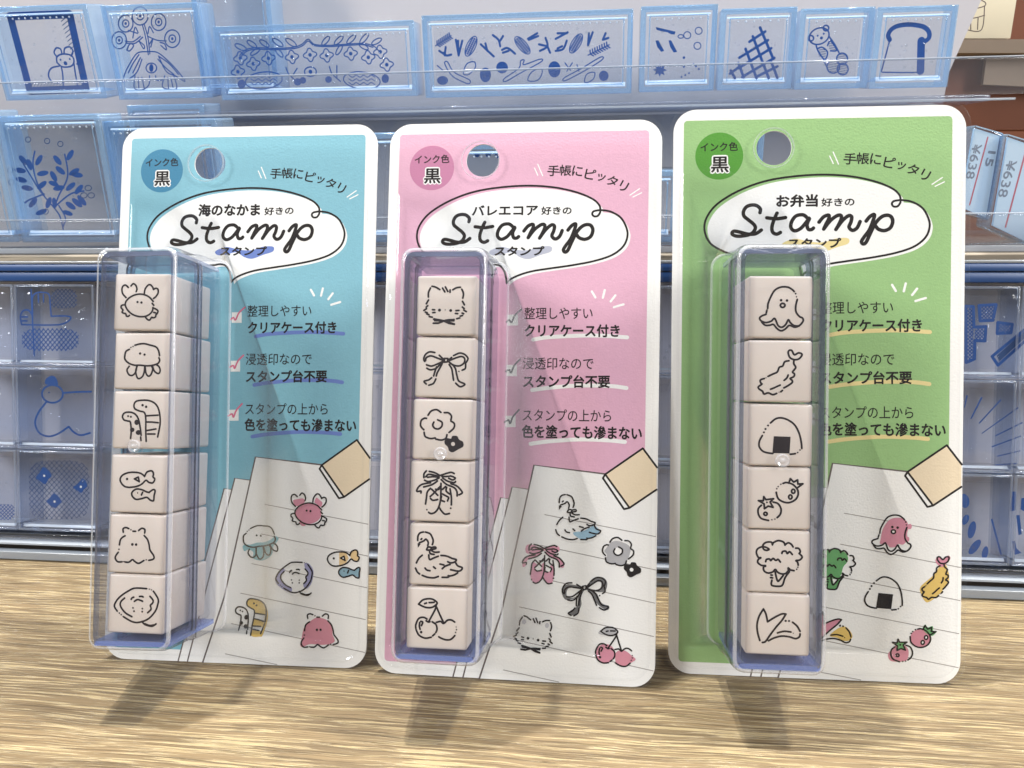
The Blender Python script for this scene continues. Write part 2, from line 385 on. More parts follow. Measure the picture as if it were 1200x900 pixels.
# ------------------------------------------------------------------ drawings (units: 900 = one close-up of a stamp)
ART = {
'crab': "250 380,205 330,190 270,205 225,240 215,275 245;310 225,340 195,375 220,390 265,382 300;490 320,500 265,535 215,570 210,600 245,610 272;610 272,640 255,670 270,672 320,645 365,615 390;250 430,290 385,350 350,420 333,490 340,555 370,600 415,612 430;250 430,243 470,255 510,290 560,350 605,430 630,510 628,570 600,605 555,612 510;235 475,195 485,190 515,215 545,205 575,235 590,255 595,265 625,290 628,305 615;612 515,650 530,680 555,670 590,655 605,650 635,620 645,600 640,575 675,545 668,520 640;d 405 438 15,457 445 16;625 575,650 580;600 455,622 480",
'jelly': "370 185,430 168,490 165,560 183,630 205,665 250,682 320;675 350,685 385,665 425,600 450,530 458,440 450,370 450,300 425,250 375,245 320,260 265,300 240;d 318 215 9,345 202 9,437 295 15,493 310 15;305 465,278 515,300 570,335 588,370 570,392 525,400 462;405 460,388 530,408 610,435 628,475 600,495 540,500 460;505 470,520 560,555 595,585 565,600 500,585 460;600 470,625 530,675 560,695 520,680 470,650 445",
'eels': "665 640,690 450,670 290,620 200,530 158,400 165,360 210,370 270,430 300,490 320,510 400,515 560,525 700;520 362,660 352;520 445,590 445,665 452;525 558,640 535;540 603,630 602;d 465 222 16,510 243 16;330 665,335 560,320 450,290 435,240 420,220 370,250 325,320 318,380 345,420 410,445 520,460 620;E 400 450 30 36,347 550 28 30,425 585 33 33;d 290 370 13,325 378 13;455 645,460 690",
'fish': "550 335,500 300,430 288,340 295,265 330,235 385,255 440,300 480,350 490;550 340,580 280,640 262,665 300,660 340,685 370,660 420,610 415,570 390,520 440,450 475,360 490;L 420 375,470 350,485 410;620 545,670 510,695 525,685 590,680 655,640 650,590 615,520 635,450 645,400 600,400 550,450 510,520 515,580 540,620 550;535 550,520 585;d 325 380 16,470 560 9",
'dumbo': "270 295,265 250,300 232,340 245;d 368 260 10;395 278,430 278;470 265,510 235,550 250,550 295;545 330,590 380,615 450,630 520,680 590,680 635,620 655;d 585 650 10;555 660,490 700,440 680,405 655,360 690,310 690;d 295 685 9;270 688,215 690,180 650,185 610,215 565;d 222 525 11;225 465,235 400,260 365,295 342;d 395 453 18,445 453 17",
'ray': "565 240,420 240,340 280,250 350,195 420,172 490,210 555;d 238 580 10,262 600 10;290 625,400 685,490 690,600 640,680 540,710 450,712 370,650 270;d 625 253 8,598 245 8;295 378,250 430,250 490,310 570,395 620;610 340,650 390,645 430,620 460,630 510,590 558;378 390,390 370,410 360;480 348,510 345,525 352;420 415,460 390,520 408;d 405 503 11,420 547 12,522 507 11,522 547 12;525 675,560 715,640 735,675 722,700 700;560 705,620 725,680 715",
'cat': "185 340,185 280,210 220;230 197,280 208,335 240;372 220,405 270;410 205,445 265;475 245,475 275;512 242,560 215,612 208;632 235,655 290,648 352;188 380,160 430;180 455,160 475;165 495,130 518;150 540,175 550;170 565,200 575;205 600,245 608;645 395,672 440;645 470,670 490;665 510,700 530;645 550,665 558;620 590,650 582;575 625,615 615;d 340 513 21,490 517 20,417 510 8;245 508,275 510;250 547,280 545;560 518,600 515;555 555,585 558;265 635,330 640,400 655,470 685,545 697;262 688,330 685,400 655,470 640,540 640;F 262 616,330 628,400 640,545 622,547 664,405 668,270 664;F 255 675,330 672,400 655,410 668,330 700,258 702;F 552 684,480 664,400 655,395 668,470 700,548 712",
'ribbon': "270 240,200 232,145 270,125 330,140 360;150 350,160 310,220 285,300 310,380 340;165 405,230 420,300 395,380 355;170 450,220 470,290 450,340 400,380 370;300 430,280 490,265 550;370 390,340 450,310 510,300 550;240 575,200 605,140 625,170 660;295 590,265 650,205 675;L 400 315,445 315,440 360,400 365;330 275,390 330;450 340,495 300;520 275,600 240,670 260,710 310,690 360;460 345,540 310,620 285,665 310,660 370,600 410,520 400,460 360;680 365,680 440,640 465;d 597 483 10;465 395,500 450,515 520,530 600;510 395,550 450,570 530,600 610,680 650,620 685,560 640",
'flower': "240 245,280 190,350 170,410 205;455 208,510 210,550 250,545 300;545 318,590 350,585 410,525 468;497 500,480 550,420 572,350 560;340 545,280 555,210 530,193 475;188 440,145 390,150 320,190 288,220 288;320 335,305 375,330 415,380 425,425 390,425 335,370 305;f 470 570,500 545,550 550,570 515,630 515,660 560,710 590,715 650,650 690,580 730,530 710,510 660,470 620;w 580 620 26",
'shoes': "270 160,240 200,240 250;310 165,380 180,450 215;265 240,300 205,380 215,440 235;290 245,360 235,440 240;250 285,300 300,380 280,440 250;460 215,540 185,600 170,640 185;480 230,560 225,600 220,655 245,620 270,570 250;490 250,560 290,640 305,660 290;420 290,350 340,240 375;330 315,220 340,170 380,150 435,205 430,205 455;470 270,540 330,640 370,680 420,685 480;600 320,680 350,740 410,750 440,710 465;330 390,290 440,280 520,270 600;d 290 675 11;315 710,350 725,400 705,440 650,465 560,470 440,468 320;345 400,400 450,430 480;330 500,380 450,460 360;335 525,370 548,430 535;590 390,610 500,612 600;d 605 645 13;590 715,530 725,480 680,455 640;400 400,440 400,470 350;490 400,530 360;545 370,540 420,590 460;490 460,570 500;480 490,475 540,520 560;575 510,560 550",
'swan': "162 260,165 200,190 160,235 145;260 145,320 165,350 210,365 260,355 310;185 290,240 265,270 240,300 280,295 325;F 160 295,205 305,165 360;215 235,205 245;280 380,300 345,340 350,330 380,290 385;340 350,390 340,400 360,350 375;345 390,390 410,445 405;320 395,330 430,380 440;225 455,180 500,150 560;140 630,165 680,195 705;230 722,300 745,380 750,440 730;490 740,570 735,570 715;580 720,640 705,690 675;310 450,315 490,330 510,380 485,435 462;470 450,540 455,605 480;615 485,670 500,650 530,600 545,560 530;660 535,690 580,750 605,710 650,600 635;490 625,530 590,590 565;460 565,510 575;265 625,290 650,330 658;375 605,400 625",
'cherry': "205 258,260 200,340 180,400 190,450 235,390 290,310 298,240 275,205 255;285 248,310 238;345 232,410 225;440 250,425 320,345 480;445 290,490 390,540 490;310 475,340 490,360 485;320 450,270 430,210 450,175 530,175 580;180 600,220 670,300 705,380 690;390 485,440 520,455 580,440 625;425 645,400 670;445 490,500 475,540 500,590 455,640 450,685 475;d 705 540 8,710 575 10,700 612 10;690 655,640 705,580 715,520 700,480 680;240 485,265 495,250 540;225 500,222 550,232 590;d 247 628 18",
'octopus': "280 465,285 400,320 310,370 225,450 183,540 183,600 215,625 240;d 645 268 13,657 310 10;668 345,650 430,655 510,700 570,740 590,750 630,700 690,630 690,580 650,555 615,520 680,470 715,420 690,375 600,330 635,260 655,200 635,175 600,200 570,260 545;270 490,262 525;205 650,250 690,310 690,360 680,410 735,465 762,520 735,570 690,640 712,700 695;d 455 357 18,533 360 18;e 477 425 30 27",
'shrimp': "555 310,500 325,475 380,430 400,405 460,345 490,285 520;d 258 540 8;235 550,185 570,190 610,205 625,160 660,170 690,215 720,235 755,290 740,350 762,400 745;d 432 728 7;475 705,455 722;495 670,540 645,600 600,600 570,575 545,620 520,630 485,605 460,625 430,645 395,620 350,620 310;c 545 210,555 175,590 175,625 230,680 205,725 225,690 280,630 295,570 270;320 690,360 675,400 655,445 635;497 570,530 540,548 500",
'onigiri': "315 290,380 235,450 220,540 245,630 310,690 420,720 540,728 620;d 283 325 14,250 372 15,230 417 14;210 460,175 530,170 600,210 660,270 685,350 695;F 360 465,580 468,570 690,345 690;580 700,645 690;d 675 675 11,705 640 11",
'tomato': "L 260 420,290 460,390 445,345 490,385 560,320 545,270 580,265 515,190 475,255 475;d 303 495 13;230 535,190 580,190 650,230 710,325 735;d 370 725 10,410 715 10;440 695,480 650,490 580,450 510,385 490;e 285 648 22 20;515 240,560 228,640 250,700 310,715 380,680 450,600 492,520 485,450 440,425 360;d 432 312 11,450 283 10,485 252 11;l 590 235,610 175,655 220,705 190,710 245,775 240,710 290;e 650 342 22 27,612 418 22 27",
'broccoli': "375 210,390 180,450 152,520 170,540 210;540 205,580 178,620 195,645 230;680 245,720 250,740 290,725 315;730 318,765 360,735 400,685 410,705 430,715 470;d 710 498 11,695 525 11;660 545,590 530,585 510;375 210,360 175,290 180,250 220,260 270,300 285,330 270,290 245,235 240,180 270,165 320,190 380,225 385,190 410,185 450,230 485,290 490,260 510,270 560,320 585,380 570,415 535,440 565,490 590,550 585,590 540,600 520;500 320,510 295,550 290,570 320,600 295,635 330;288 435,300 405,340 400,355 420,385 390,420 415,450 400,480 435;415 570,430 640,450 690,480 665,520 610;600 560,545 640,510 740,450 758,370 745,372 680;360 610,375 612;355 645,380 648",
'fins': "215 660,185 560,175 450,200 340,255 240;255 240,290 310,312 408;312 408,420 335,500 295,550 295;550 295,500 380,420 480,350 580,290 670,250 685;d 548 385 15,592 385 14;640 400,700 450,738 515;740 550,730 590,680 615,600 595,500 590,400 620,330 660;445 550,530 525,620 530;d 650 545 8",
}
FILL = {
'crab': [('c_pink', "E 428 480 178 142;f 215 300,270 280,350 270,380 310,330 365,250 370;f 510 320,540 260,590 300,620 330,600 385,530 340;f 300 600,340 650,390 640,360 600")],
'jelly': [('c_teal', "f 215 420,250 390,330 405,420 395,520 405,620 385,690 350,730 390,680 450,640 480,600 590,520 640,430 650,330 600,350 520,290 470,230 480")],
'eels': [('c_yellow', "f 360 230,380 170,520 158,620 200,690 290,720 420,700 650,660 690,525 690,515 400,480 315,400 290"), ('white', "F 520 362,665 352,672 452,520 447;F 524 558,668 540,664 602,526 606")],
'fish': [('c_orange', "F 400 292,500 300,535 380,500 440,400 485;f 560 350,580 285,640 265,660 300,655 340,680 375,650 415,580 390"), ('c_sblue', "f 400 600,400 550,450 512,520 515,620 545,680 515,690 590,680 650,600 615,520 635,450 640"), ('white', "F 430 375,465 360,478 398")],
'dumbo': [('c_rose', "f 290 345,400 285,540 325,600 420,610 520,640 600,600 640,480 660,300 650,200 690,165 660,185 560,215 430")],
'ray': [('c_purple', "f 165 480,200 400,280 320,300 375,250 440,260 500,310 565,410 620,390 690,270 640,180 560;f 600 255,670 265,735 380,700 560,620 640,580 570,630 500,615 460,650 400,610 335")],
'swan': [('c_lblue', "f 380 655,520 620,650 545,735 600,700 660,690 680,560 740,450 720")],
'flower': [('c_gray', "f 200 330,240 260,330 220,440 240,520 280,545 350,520 460,480 545,400 565,330 545,250 550,200 500,210 430,170 380"), ('white', "E 365 367 55 55")],
'shoes': [('c_lpink', "f 300 420,400 470,460 420,470 480,455 620,400 710,330 720,275 640,280 520;f 475 500,540 480,600 430,610 560,600 680,560 725,500 690,465 620;f 190 200,260 165,440 215,640 175,680 240,600 290,460 250,300 300,200 290;f 150 430,200 340,420 260,330 350,220 400,205 470,160 500;f 470 262,640 325,740 400,750 480,690 480,670 400,540 330"), ('white', "f 335 500,390 440,430 500,380 540;f 490 470,550 470,560 540,500 545")],
'ribbon': [('c_dgray', "f 400 330,260 260,150 260,110 330,140 440,260 450,340 420,230 440,170 390,200 310,280 310,390 350;f 430 340,560 240,680 250,730 330,690 430,610 440,530 400,620 390,650 320,590 300,450 355;f 390 370,320 430,270 560,170 600,150 650,230 660,330 560,350 450,410 370;f 440 370,500 440,540 580,640 690,690 660,600 580,560 440,460 360")],
'cat': [('c_lgray', "E 245 285 32 36;E 585 285 30 36")],
'cherry': [('c_pink', "E 315 568 138 140"), ('c_rose', "f 460 560,500 500,600 490,690 540,760 590,700 650,620 710,500 700"), ('c_gray', "f 175 290,240 205,340 185,450 235,390 290,300 305")],
'octopus': [('c_pink', "f 300 560,320 400,400 260,520 215,640 240,690 330,680 440,690 520,640 600,560 600,540 640,450 660,400 620,300 620;E 710 330 30 40;E 690 520 30 40"), ('white', "E 477 425 22 20")],
'shrimp': [('c_yellow', "f 150 640,180 530,420 420,560 310,640 310,650 480,600 600,480 690,330 770,190 790"), ('c_pink', "f 510 230,560 165,630 225,720 195,740 250,640 320,560 330")],
'onigiri': [],
'tomato': [('c_rose', "f 190 580,250 510,350 490,430 560,430 690,330 735,200 740,150 660;E 570 362 140 125"), ('c_green', "F 260 420,290 460,390 445,345 490,385 560,320 545,270 580,265 515,190 475,255 475;f 590 235,610 160,655 195,720 170,740 240,790 230,720 310"), ('white', "E 650 342 18 22;E 612 418 18 22")],
'broccoli': [('c_green', "f 170 330,240 220,330 180,460 150,560 180,640 240,650 330,590 420,560 540,480 590,330 580,250 500,190 430;f 350 600,440 560,600 560,560 640,510 740,400 760,330 700"), ('white', "F 440 600,505 610,460 670")],
'fins': [('c_pink', "f 175 450,250 250,320 390,540 290,430 480,270 690,200 640"), ('c_yellow', "f 430 560,540 420,650 390,760 500,690 590,540 570")],
}
# kind of stamp: bounding box of its block in the close-up and the close-up's corner in the photograph
PACKS = [
 dict(col='teal', ext=.8, title='海のなかま', tp=((232.2, 247), (304.7, 246.5), 15), sp=((309.5, 248.6), (343.8, 247.6), 9.6), tb=.035,
      corners=[(144.3, 151), (442.5, 146.5), (428.8, 784.6), (122.9, 771)], pose=(-92.888, 163.396, -.0898, .3049), du=.056, dv=.105, rot=.0153,
      stamps=[('crab', 90, 62, 828, 812, 125, 315), ('jelly', 110, 20, 812, 765, 125, 388), ('eels', 100, 35, 795, 800, 125, 455), ('fish', 105, 55, 835, 825, 120, 528), ('dumbo', 78, 55, 818, 835, 120, 598), ('ray', 85, 60, 790, 845, 120, 668)],
      art=[('crab', 362, 599, .0847, 0), ('jelly', 305.3, 636, .084, -10), ('fish', 402.7, 661.7, .0826, 0), ('ray', 344.6, 679, .078, 0), ('eels', 293.6, 723, .078, 13), ('dumbo', 374.5, 739.7, .085, 0)], knob=(157, 523)),
 dict(col='pink', ext=.2, title='バレエコア', tp=((553.2, 246.6), (630.7, 246.2), 12.4), sp=((634.5, 247.2), (670.2, 247), 9.6), tb=.03,
      corners=[(458, 145.2), (776.5, 140.9), (767.5, 806.5), (438.4, 787.4)], pose=(-31.128, 156.803, -.1149, .3102), du=-.224, dv=-.112, rot=.0028,
      stamps=[('cat', 30, 55, 832, 845, 485, 318), ('ribbon', 15, 35, 808, 832, 485, 392), ('flower', 38, 30, 835, 830, 480, 465), ('shoes', 62, 25, 860, 830, 475, 538), ('swan', 55, 28, 845, 850, 475, 611), ('cherry', 50, 30, 850, 850, 472, 686)],
      art=[('swan', 678.7, 606.8, .086, 4), ('flower', 729, 653, .081, 4), ('shoes', 636.7, 660.7, .081, 2), ('ribbon', 687, 699, .088, -12), ('cat', 625.6, 744, .08, 9), ('cherry', 721, 757.5, .081, 8)], knob=(516, 532)),
 dict(col='green', ext=.85, title='お弁当', tp=((910, 233.6), (959, 233.2), 15.4), sp=((962.8, 235.6), (1001.6, 235.2), 10.2), tb=.035,
      corners=[(790.5, 126.5), (1131.5, 123.7), (1126.4, 802.8), (781.7, 788.5)], pose=(32.206, 155.287, -.09, .257), du=.169, dv=.008, rot=-.0008,
      stamps=[('octopus', 22, 35, 870, 860, 875, 320), ('shrimp', 18, 40, 860, 860, 875, 395), ('onigiri', 25, 40, 865, 860, 875, 470), ('tomato', 30, 30, 880, 850, 872, 545), ('broccoli', 28, 20, 870, 845, 872, 620), ('fins', 25, 35, 865, 850, 872, 693)],
      art=[('octopus', 1046, 625.3, .08, 5), ('shrimp', 1097.5, 676, .076, -17), ('onigiri', 1037, 694, .0795, 5), ('broccoli', 978.6, 665.5, .08, 3), ('fins', 976.6, 737, .08, 12), ('tomato', 1071, 754, .083, 8)], knob=(917, 540)),
]
CW, CH = 60.0, 120.714
import numpy as np
def homography(src, dst):
    A = []
    for (x, y), (u, v) in zip(src, dst):
        A.append([x, y, 1, 0, 0, 0, -u*x, -u*y, -u]); A.append([0, 0, 0, x, y, 1, -v*x, -v*y, -v])
    h = np.linalg.svd(np.array(A, float))[2][-1].reshape(3, 3)
    def f(x, y):
        q = h @ np.array([x, y, 1.0]); return (float(q[0]/q[2]), float(q[1]/q[2]))
    return f
HC = [homography(P['corners'], [(0, CH), (CW, CH), (CW, 0), (0, 0)]) for P in PACKS]
H2 = HC[1]
def hmm(px): return px*60/322.0

def print_card(P, i):
    """white card with its whole printed face, one mesh"""
    mb = MB(); H = HC[i]; c = P['col']
    hole = H2(566.1, 187.8); hr = hmm(19.6)
    outer = rrect(0, CW, 0, CH, 4.8, 8)
    mb.slab([outer, circ(*hole, hr)], -.42, 0, 'paper')
    # colour panel
    pan = rrect(2.15, CW-2.75, 2.55, CH-2.35, .8, 4)
    mb.poly([pan, circ(*hole, hr+.02)], .010, c)
    T = lambda x, y: H2(x, y)
    Z = lambda x, y: H2(470+x/3.871, 155+y/3.871)
    # note pad pages
    clipx = CW-.15
    def page(pts, z):
        mb.poly([[T(*p) for p in pts]], z, 'white')
    bot = lambda x: (x, 0)
    b3, b2, b1 = T(530.8, 793.3), T(542.5, 794), T(561.7, 795.2)
    page([(587, 583), (640, 590), (640, 797), (530.8, 792.6)], .016)
    page([(600.3, 570.6), (640, 576), (640, 797), (542.5, 793.2)], .020)
    mb.stroke([T(530.8, 793), T(587, 583), T(640, 590.5)], hmm(1.7), .018, 'brownline')
    mb.stroke([T(542.5, 793.6), T(600.3, 570.6), T(640, 576.2)], hmm(1.7), .023, 'brownline')
    pg = [T(626, 545), T(708.5, 555), T(768.2, 563), (CW-.05, 4.8), (CW-.45, 2.8), (CW-1.4, 1.4), (CW-2.8, .45), (CW-4.8, .05), T(563, 794.8), T(588, 716)]
    mb.poly([pg], .028, 'white')
    mb.stroke([T(561.7, 795), T(588, 716), T(626, 545), T(708.5, 555.5)], hmm(1.9), .031, 'brownline')
    for a, b in (((638.5, 603), (768.3, 629)), ((634, 639), (768.3, 668)), ((622, 675), (767.6, 706.8)), ((608.8, 711), (766, 745.8)), ((597.5, 748), (765.3, 786)), ((590, 784.8), (655, 799))):
        mb.stroke([T(*a), T(*b)], hmm(.9), .034, 'grayline')
    # paper pad corner object
    ob = [T(753.4, 525.7), T(769.6, 547.5), T(769.2, 574), T(737.8, 595.3), T(709.4, 556)]
    mb.poly([[T(709.4, 556), T(706.7, 560.5), T(731.4, 596.6), T(737.8, 595.3)]], .036, 'white')
    mb.poly([ob], .040, 'cream')
    for q, (a, b) in enumerate((((709.4, 556), (753.4, 525.7)), ((753.4, 525.7), (769.9, 548)), ((709.4, 556), (737.8, 595.3)), ((737.8, 595.3), (769.4, 574)), ((709.4, 556), (706.7, 560.5)), ((706.7, 560.5), (731.4, 596.8)), ((731.4, 596.8), (737.8, 595.3)))):
        mb.stroke([T(*a), T(*b)], hmm(2.2), .044+q*.0005, 'ink')
    # ink colour badge
    bc = T(506.2, 196.3); mb.disc(bc, hmm(27), .016, c+'_d', n=40)
    text(mb, 'インク色', T(486.0, 186.4), T(526.8, 185.6), hmm(10.4), .022, 'ink', .02)
    vs = ((497.1, 205.8), (516.5, 205.6))
    text(mb, '黒', T(495.6, 205.9), T(518, 205.5), hmm(21.6), .019, 'white', .085)
    text(mb, '黒', T(*vs[0]), T(*vs[1]), hmm(18.4), .024, 'ink', .022)
    # curved line of text, two ticks each side
    K = lambda x, y: T(590+x/6.667, 165+y/6.667)
    for ch, x, y, r, ww, hh in (('手', 392, 236, 4, 92, 88), ('帳', 487, 234, 4, 92, 88), ('に', 580, 240, 7, 80, 82), ('ピ', 680, 265, 12, 82, 84), ('ッ', 765, 292, 17, 62, 60), ('タ', 852, 318, 21, 82, 80), ('リ', 940, 360, 27, 62, 82)):
        a = math.radians(r); dx, dy = math.cos(a)*ww/2, math.sin(a)*ww/2
        text(mb, ch, K(x-dx, y-dy), K(x+dx, y+dy), hmm(hh/6.667), .022, 'ink', .016)
    for q in (((245, 215), (270, 270)), ((270, 185), (308, 275)), ((990, 430), (1065, 380)), ((1012, 445), (1080, 412))):
        mb.stroke([K(*q[0]), K(*q[1])], hmm(1.3), .020, 'white')
    # speech bubble
    B = [(905, 355), (900, 333), (870, 305), (800, 275), (700, 252), (580, 243), (450, 250), (330, 270), (220, 310), (130, 365), (85, 420), (72, 470), (85, 520), (120, 555), (200, 590), (300, 606), (400, 604)]
    B2 = [(400, 604), (425, 600), (450, 606), (468, 628), (476, 655), (480, 684)]
    B3 = [(480, 684), (500, 665), (545, 645), (600, 630), (680, 618), (780, 604), (880, 585), (960, 558), (1010, 518), (1028, 470), (1020, 428), (995, 388), (950, 362), (905, 355)]
    body = spline(B)[:-1]+spline(B2)[:-1]+spline(B3)[:-1]
    mb.poly([[Z(x+13, y+11) for x, y in body]], .019, 'white')
    loop = [(905, 355), (903, 368), (892, 382), (876, 383), (868, 372), (876, 360), (905, 355)]
    for q, L in enumerate((B, B2, B3, loop)):
        mb.stroke([Z(*p) for p in spline(L)], hmm(2.35), .026+.002*q, 'ink')
    # titles
    X = lambda p: H(*p)
    text(mb, P['title'], X(P['tp'][0]), X(P['tp'][1]), hmm(P['tp'][2])*(.95 if i == 2 else 1.03), .024, 'ink', P['tb']*1.1)
    text(mb, '好きの', X(P['sp'][0]), X(P['sp'][1]), hmm(P['sp'][2])*(.95 if i == 2 else 1.03), .024, 'ink', .03)
    S = lambda x, y: T(510+x/6, 235+y/6)
    for q, s in enumerate(("238 148,240 122,215 100,180 97,148 110,130 140,133 170,160 195,190 220,206 245,195 275,165 295,120 304,75 303,52 288,66 271,110 279,155 291,205 290,245 265", "350 152,330 195,315 245,320 280,345 293,370 282", "282 183,345 190,405 182",
            "548 185,520 165,475 172,445 210,440 250,465 272,505 255,540 215,560 188", "562 192,546 230,554 262,575 264,588 254", "625 215,655 180,688 168,690 190,670 230,655 262", "655 262,700 205,745 172,770 172,770 198,750 240,735 265", "735 265,780 205,820 173,840 182,835 215,822 250,845 272,875 255,895 213",
            "935 210,960 180,988 166,985 195,955 270,920 318,903 348,915 364,935 350,962 292,1000 220,1045 178,1090 175,1110 208,1095 255,1055 275,1015 265,998 245")):
        mb.stroke([S(*p) for p in spline(nums(s))], hmm(24.5/6), .026+.0015*q, 'ink')
    mb.poly([[S(*p) for p in spline([(400, 345), (470, 325), (560, 345), (650, 350), (740, 325), (815, 325), (815, 360), (740, 385), (660, 412), (600, 400), (540, 365), (470, 380), (405, 385), (380, 365)], True)]], .022, 'h_'+c)
    text(mb, 'スタンプ', S(418, 355), S(770, 355), hmm(11.5), .025, 'ink', .04)
    # check list
    C1 = lambda x, y: T(560+x/5.4545, 320+y/5.4545); C2 = lambda x, y: T(560+x/5.4545, 400+y/5.4545)
    for F, bx, ck in ((C1, (190, 265, 258, 335), ((185, 312), (202, 300), (216, 315), (240, 268), (280, 232))), (C2, (185, 150, 250, 222), ((180, 192), (203, 182), (213, 200), (235, 152), (272, 115))), (C2, (178, 475, 242, 548), ((172, 516), (197, 503), (208, 524), (226, 480), (265, 437)))):
        x0, y0, x1, y1 = bx
        mb.poly([[F(x0, y0), F(x1, y0), F(x1, y1), F(x0, y1)]], .018, 'white'); mb.stroke([F(*p) for p in spline(ck)], hmm(2.0), .021, 'ink' if c == 'green' else 'k_'+c)
    for F, s, a, b, hh, bd in ((C1, '整理しやすい', (298, 257), (735, 257), 75, 0), (C1, 'クリアケース付き', (300, 368), (908, 372), 82, .022), (C2, '浸透印なので', (288, 141), (740, 144), 76, 0), (C2, 'スタンプ台不要', (290, 256), (846, 259), 82, .022), (C2, 'スタンプの上から', (288, 470), (853, 477), 74, 0), (C2, '色を塗っても滲まない', (282, 574), (1050, 590), 86, .022)):
        text(mb, s, F(*a), F(*b), hmm(hh/5.4545), .026, 'ink', bd+.006)
    uk = 'h_'+c if c != 'pink' else 'white'
    for F, u in ((C1, ((355, 426), (450, 411), (650, 402), (800, 403), (955, 414))), (C2, ((348, 312), (450, 298), (650, 284), (850, 288), (950, 301))), (C2, ((338, 655), (450, 640), (650, 628), (830, 634), (940, 645)))):
        mb.stroke([F(*p) for p in spline(list(u))], hmm(4.6), .020, uk)
    for a, b in (((730, 120), (752, 158)), ((812, 112), (800, 160)), ((880, 145), (850, 184)), ((932, 203), (870, 221))):
        mb.stroke([C1(*a), C1(*b)], hmm(2.6), .020, 'white')
    # coloured drawings on the pad
    for name, cx, cy_, sc, rot in P['art']:
        allp = [n for part in ART[name].split(';') for n in nums(part.strip()[1:] if part.strip()[0].isalpha() else part)]
        xs = [n[0] for n in allp]; ys = [n[1] for n in allp]; mx, my = (min(xs)+max(xs))/2, (min(ys)+max(ys))/2
        a = math.radians(rot); ca, sa = math.cos(a), math.sin(a)
        def fn(x, y, *r): 
            dx, dy = (x-mx)*sc, (y-my)*sc
            return H(cx+dx*ca-dy*sa, cy_+dx*sa+dy*ca)
        for q, (k, s) in enumerate(FILL[name]): draw(mb, s, fn, .3, .036+.022*q, k)
        draw(mb, ART[name], fn, hmm(1.75), .085, 'ink', scale=hmm(sc))
    return mb

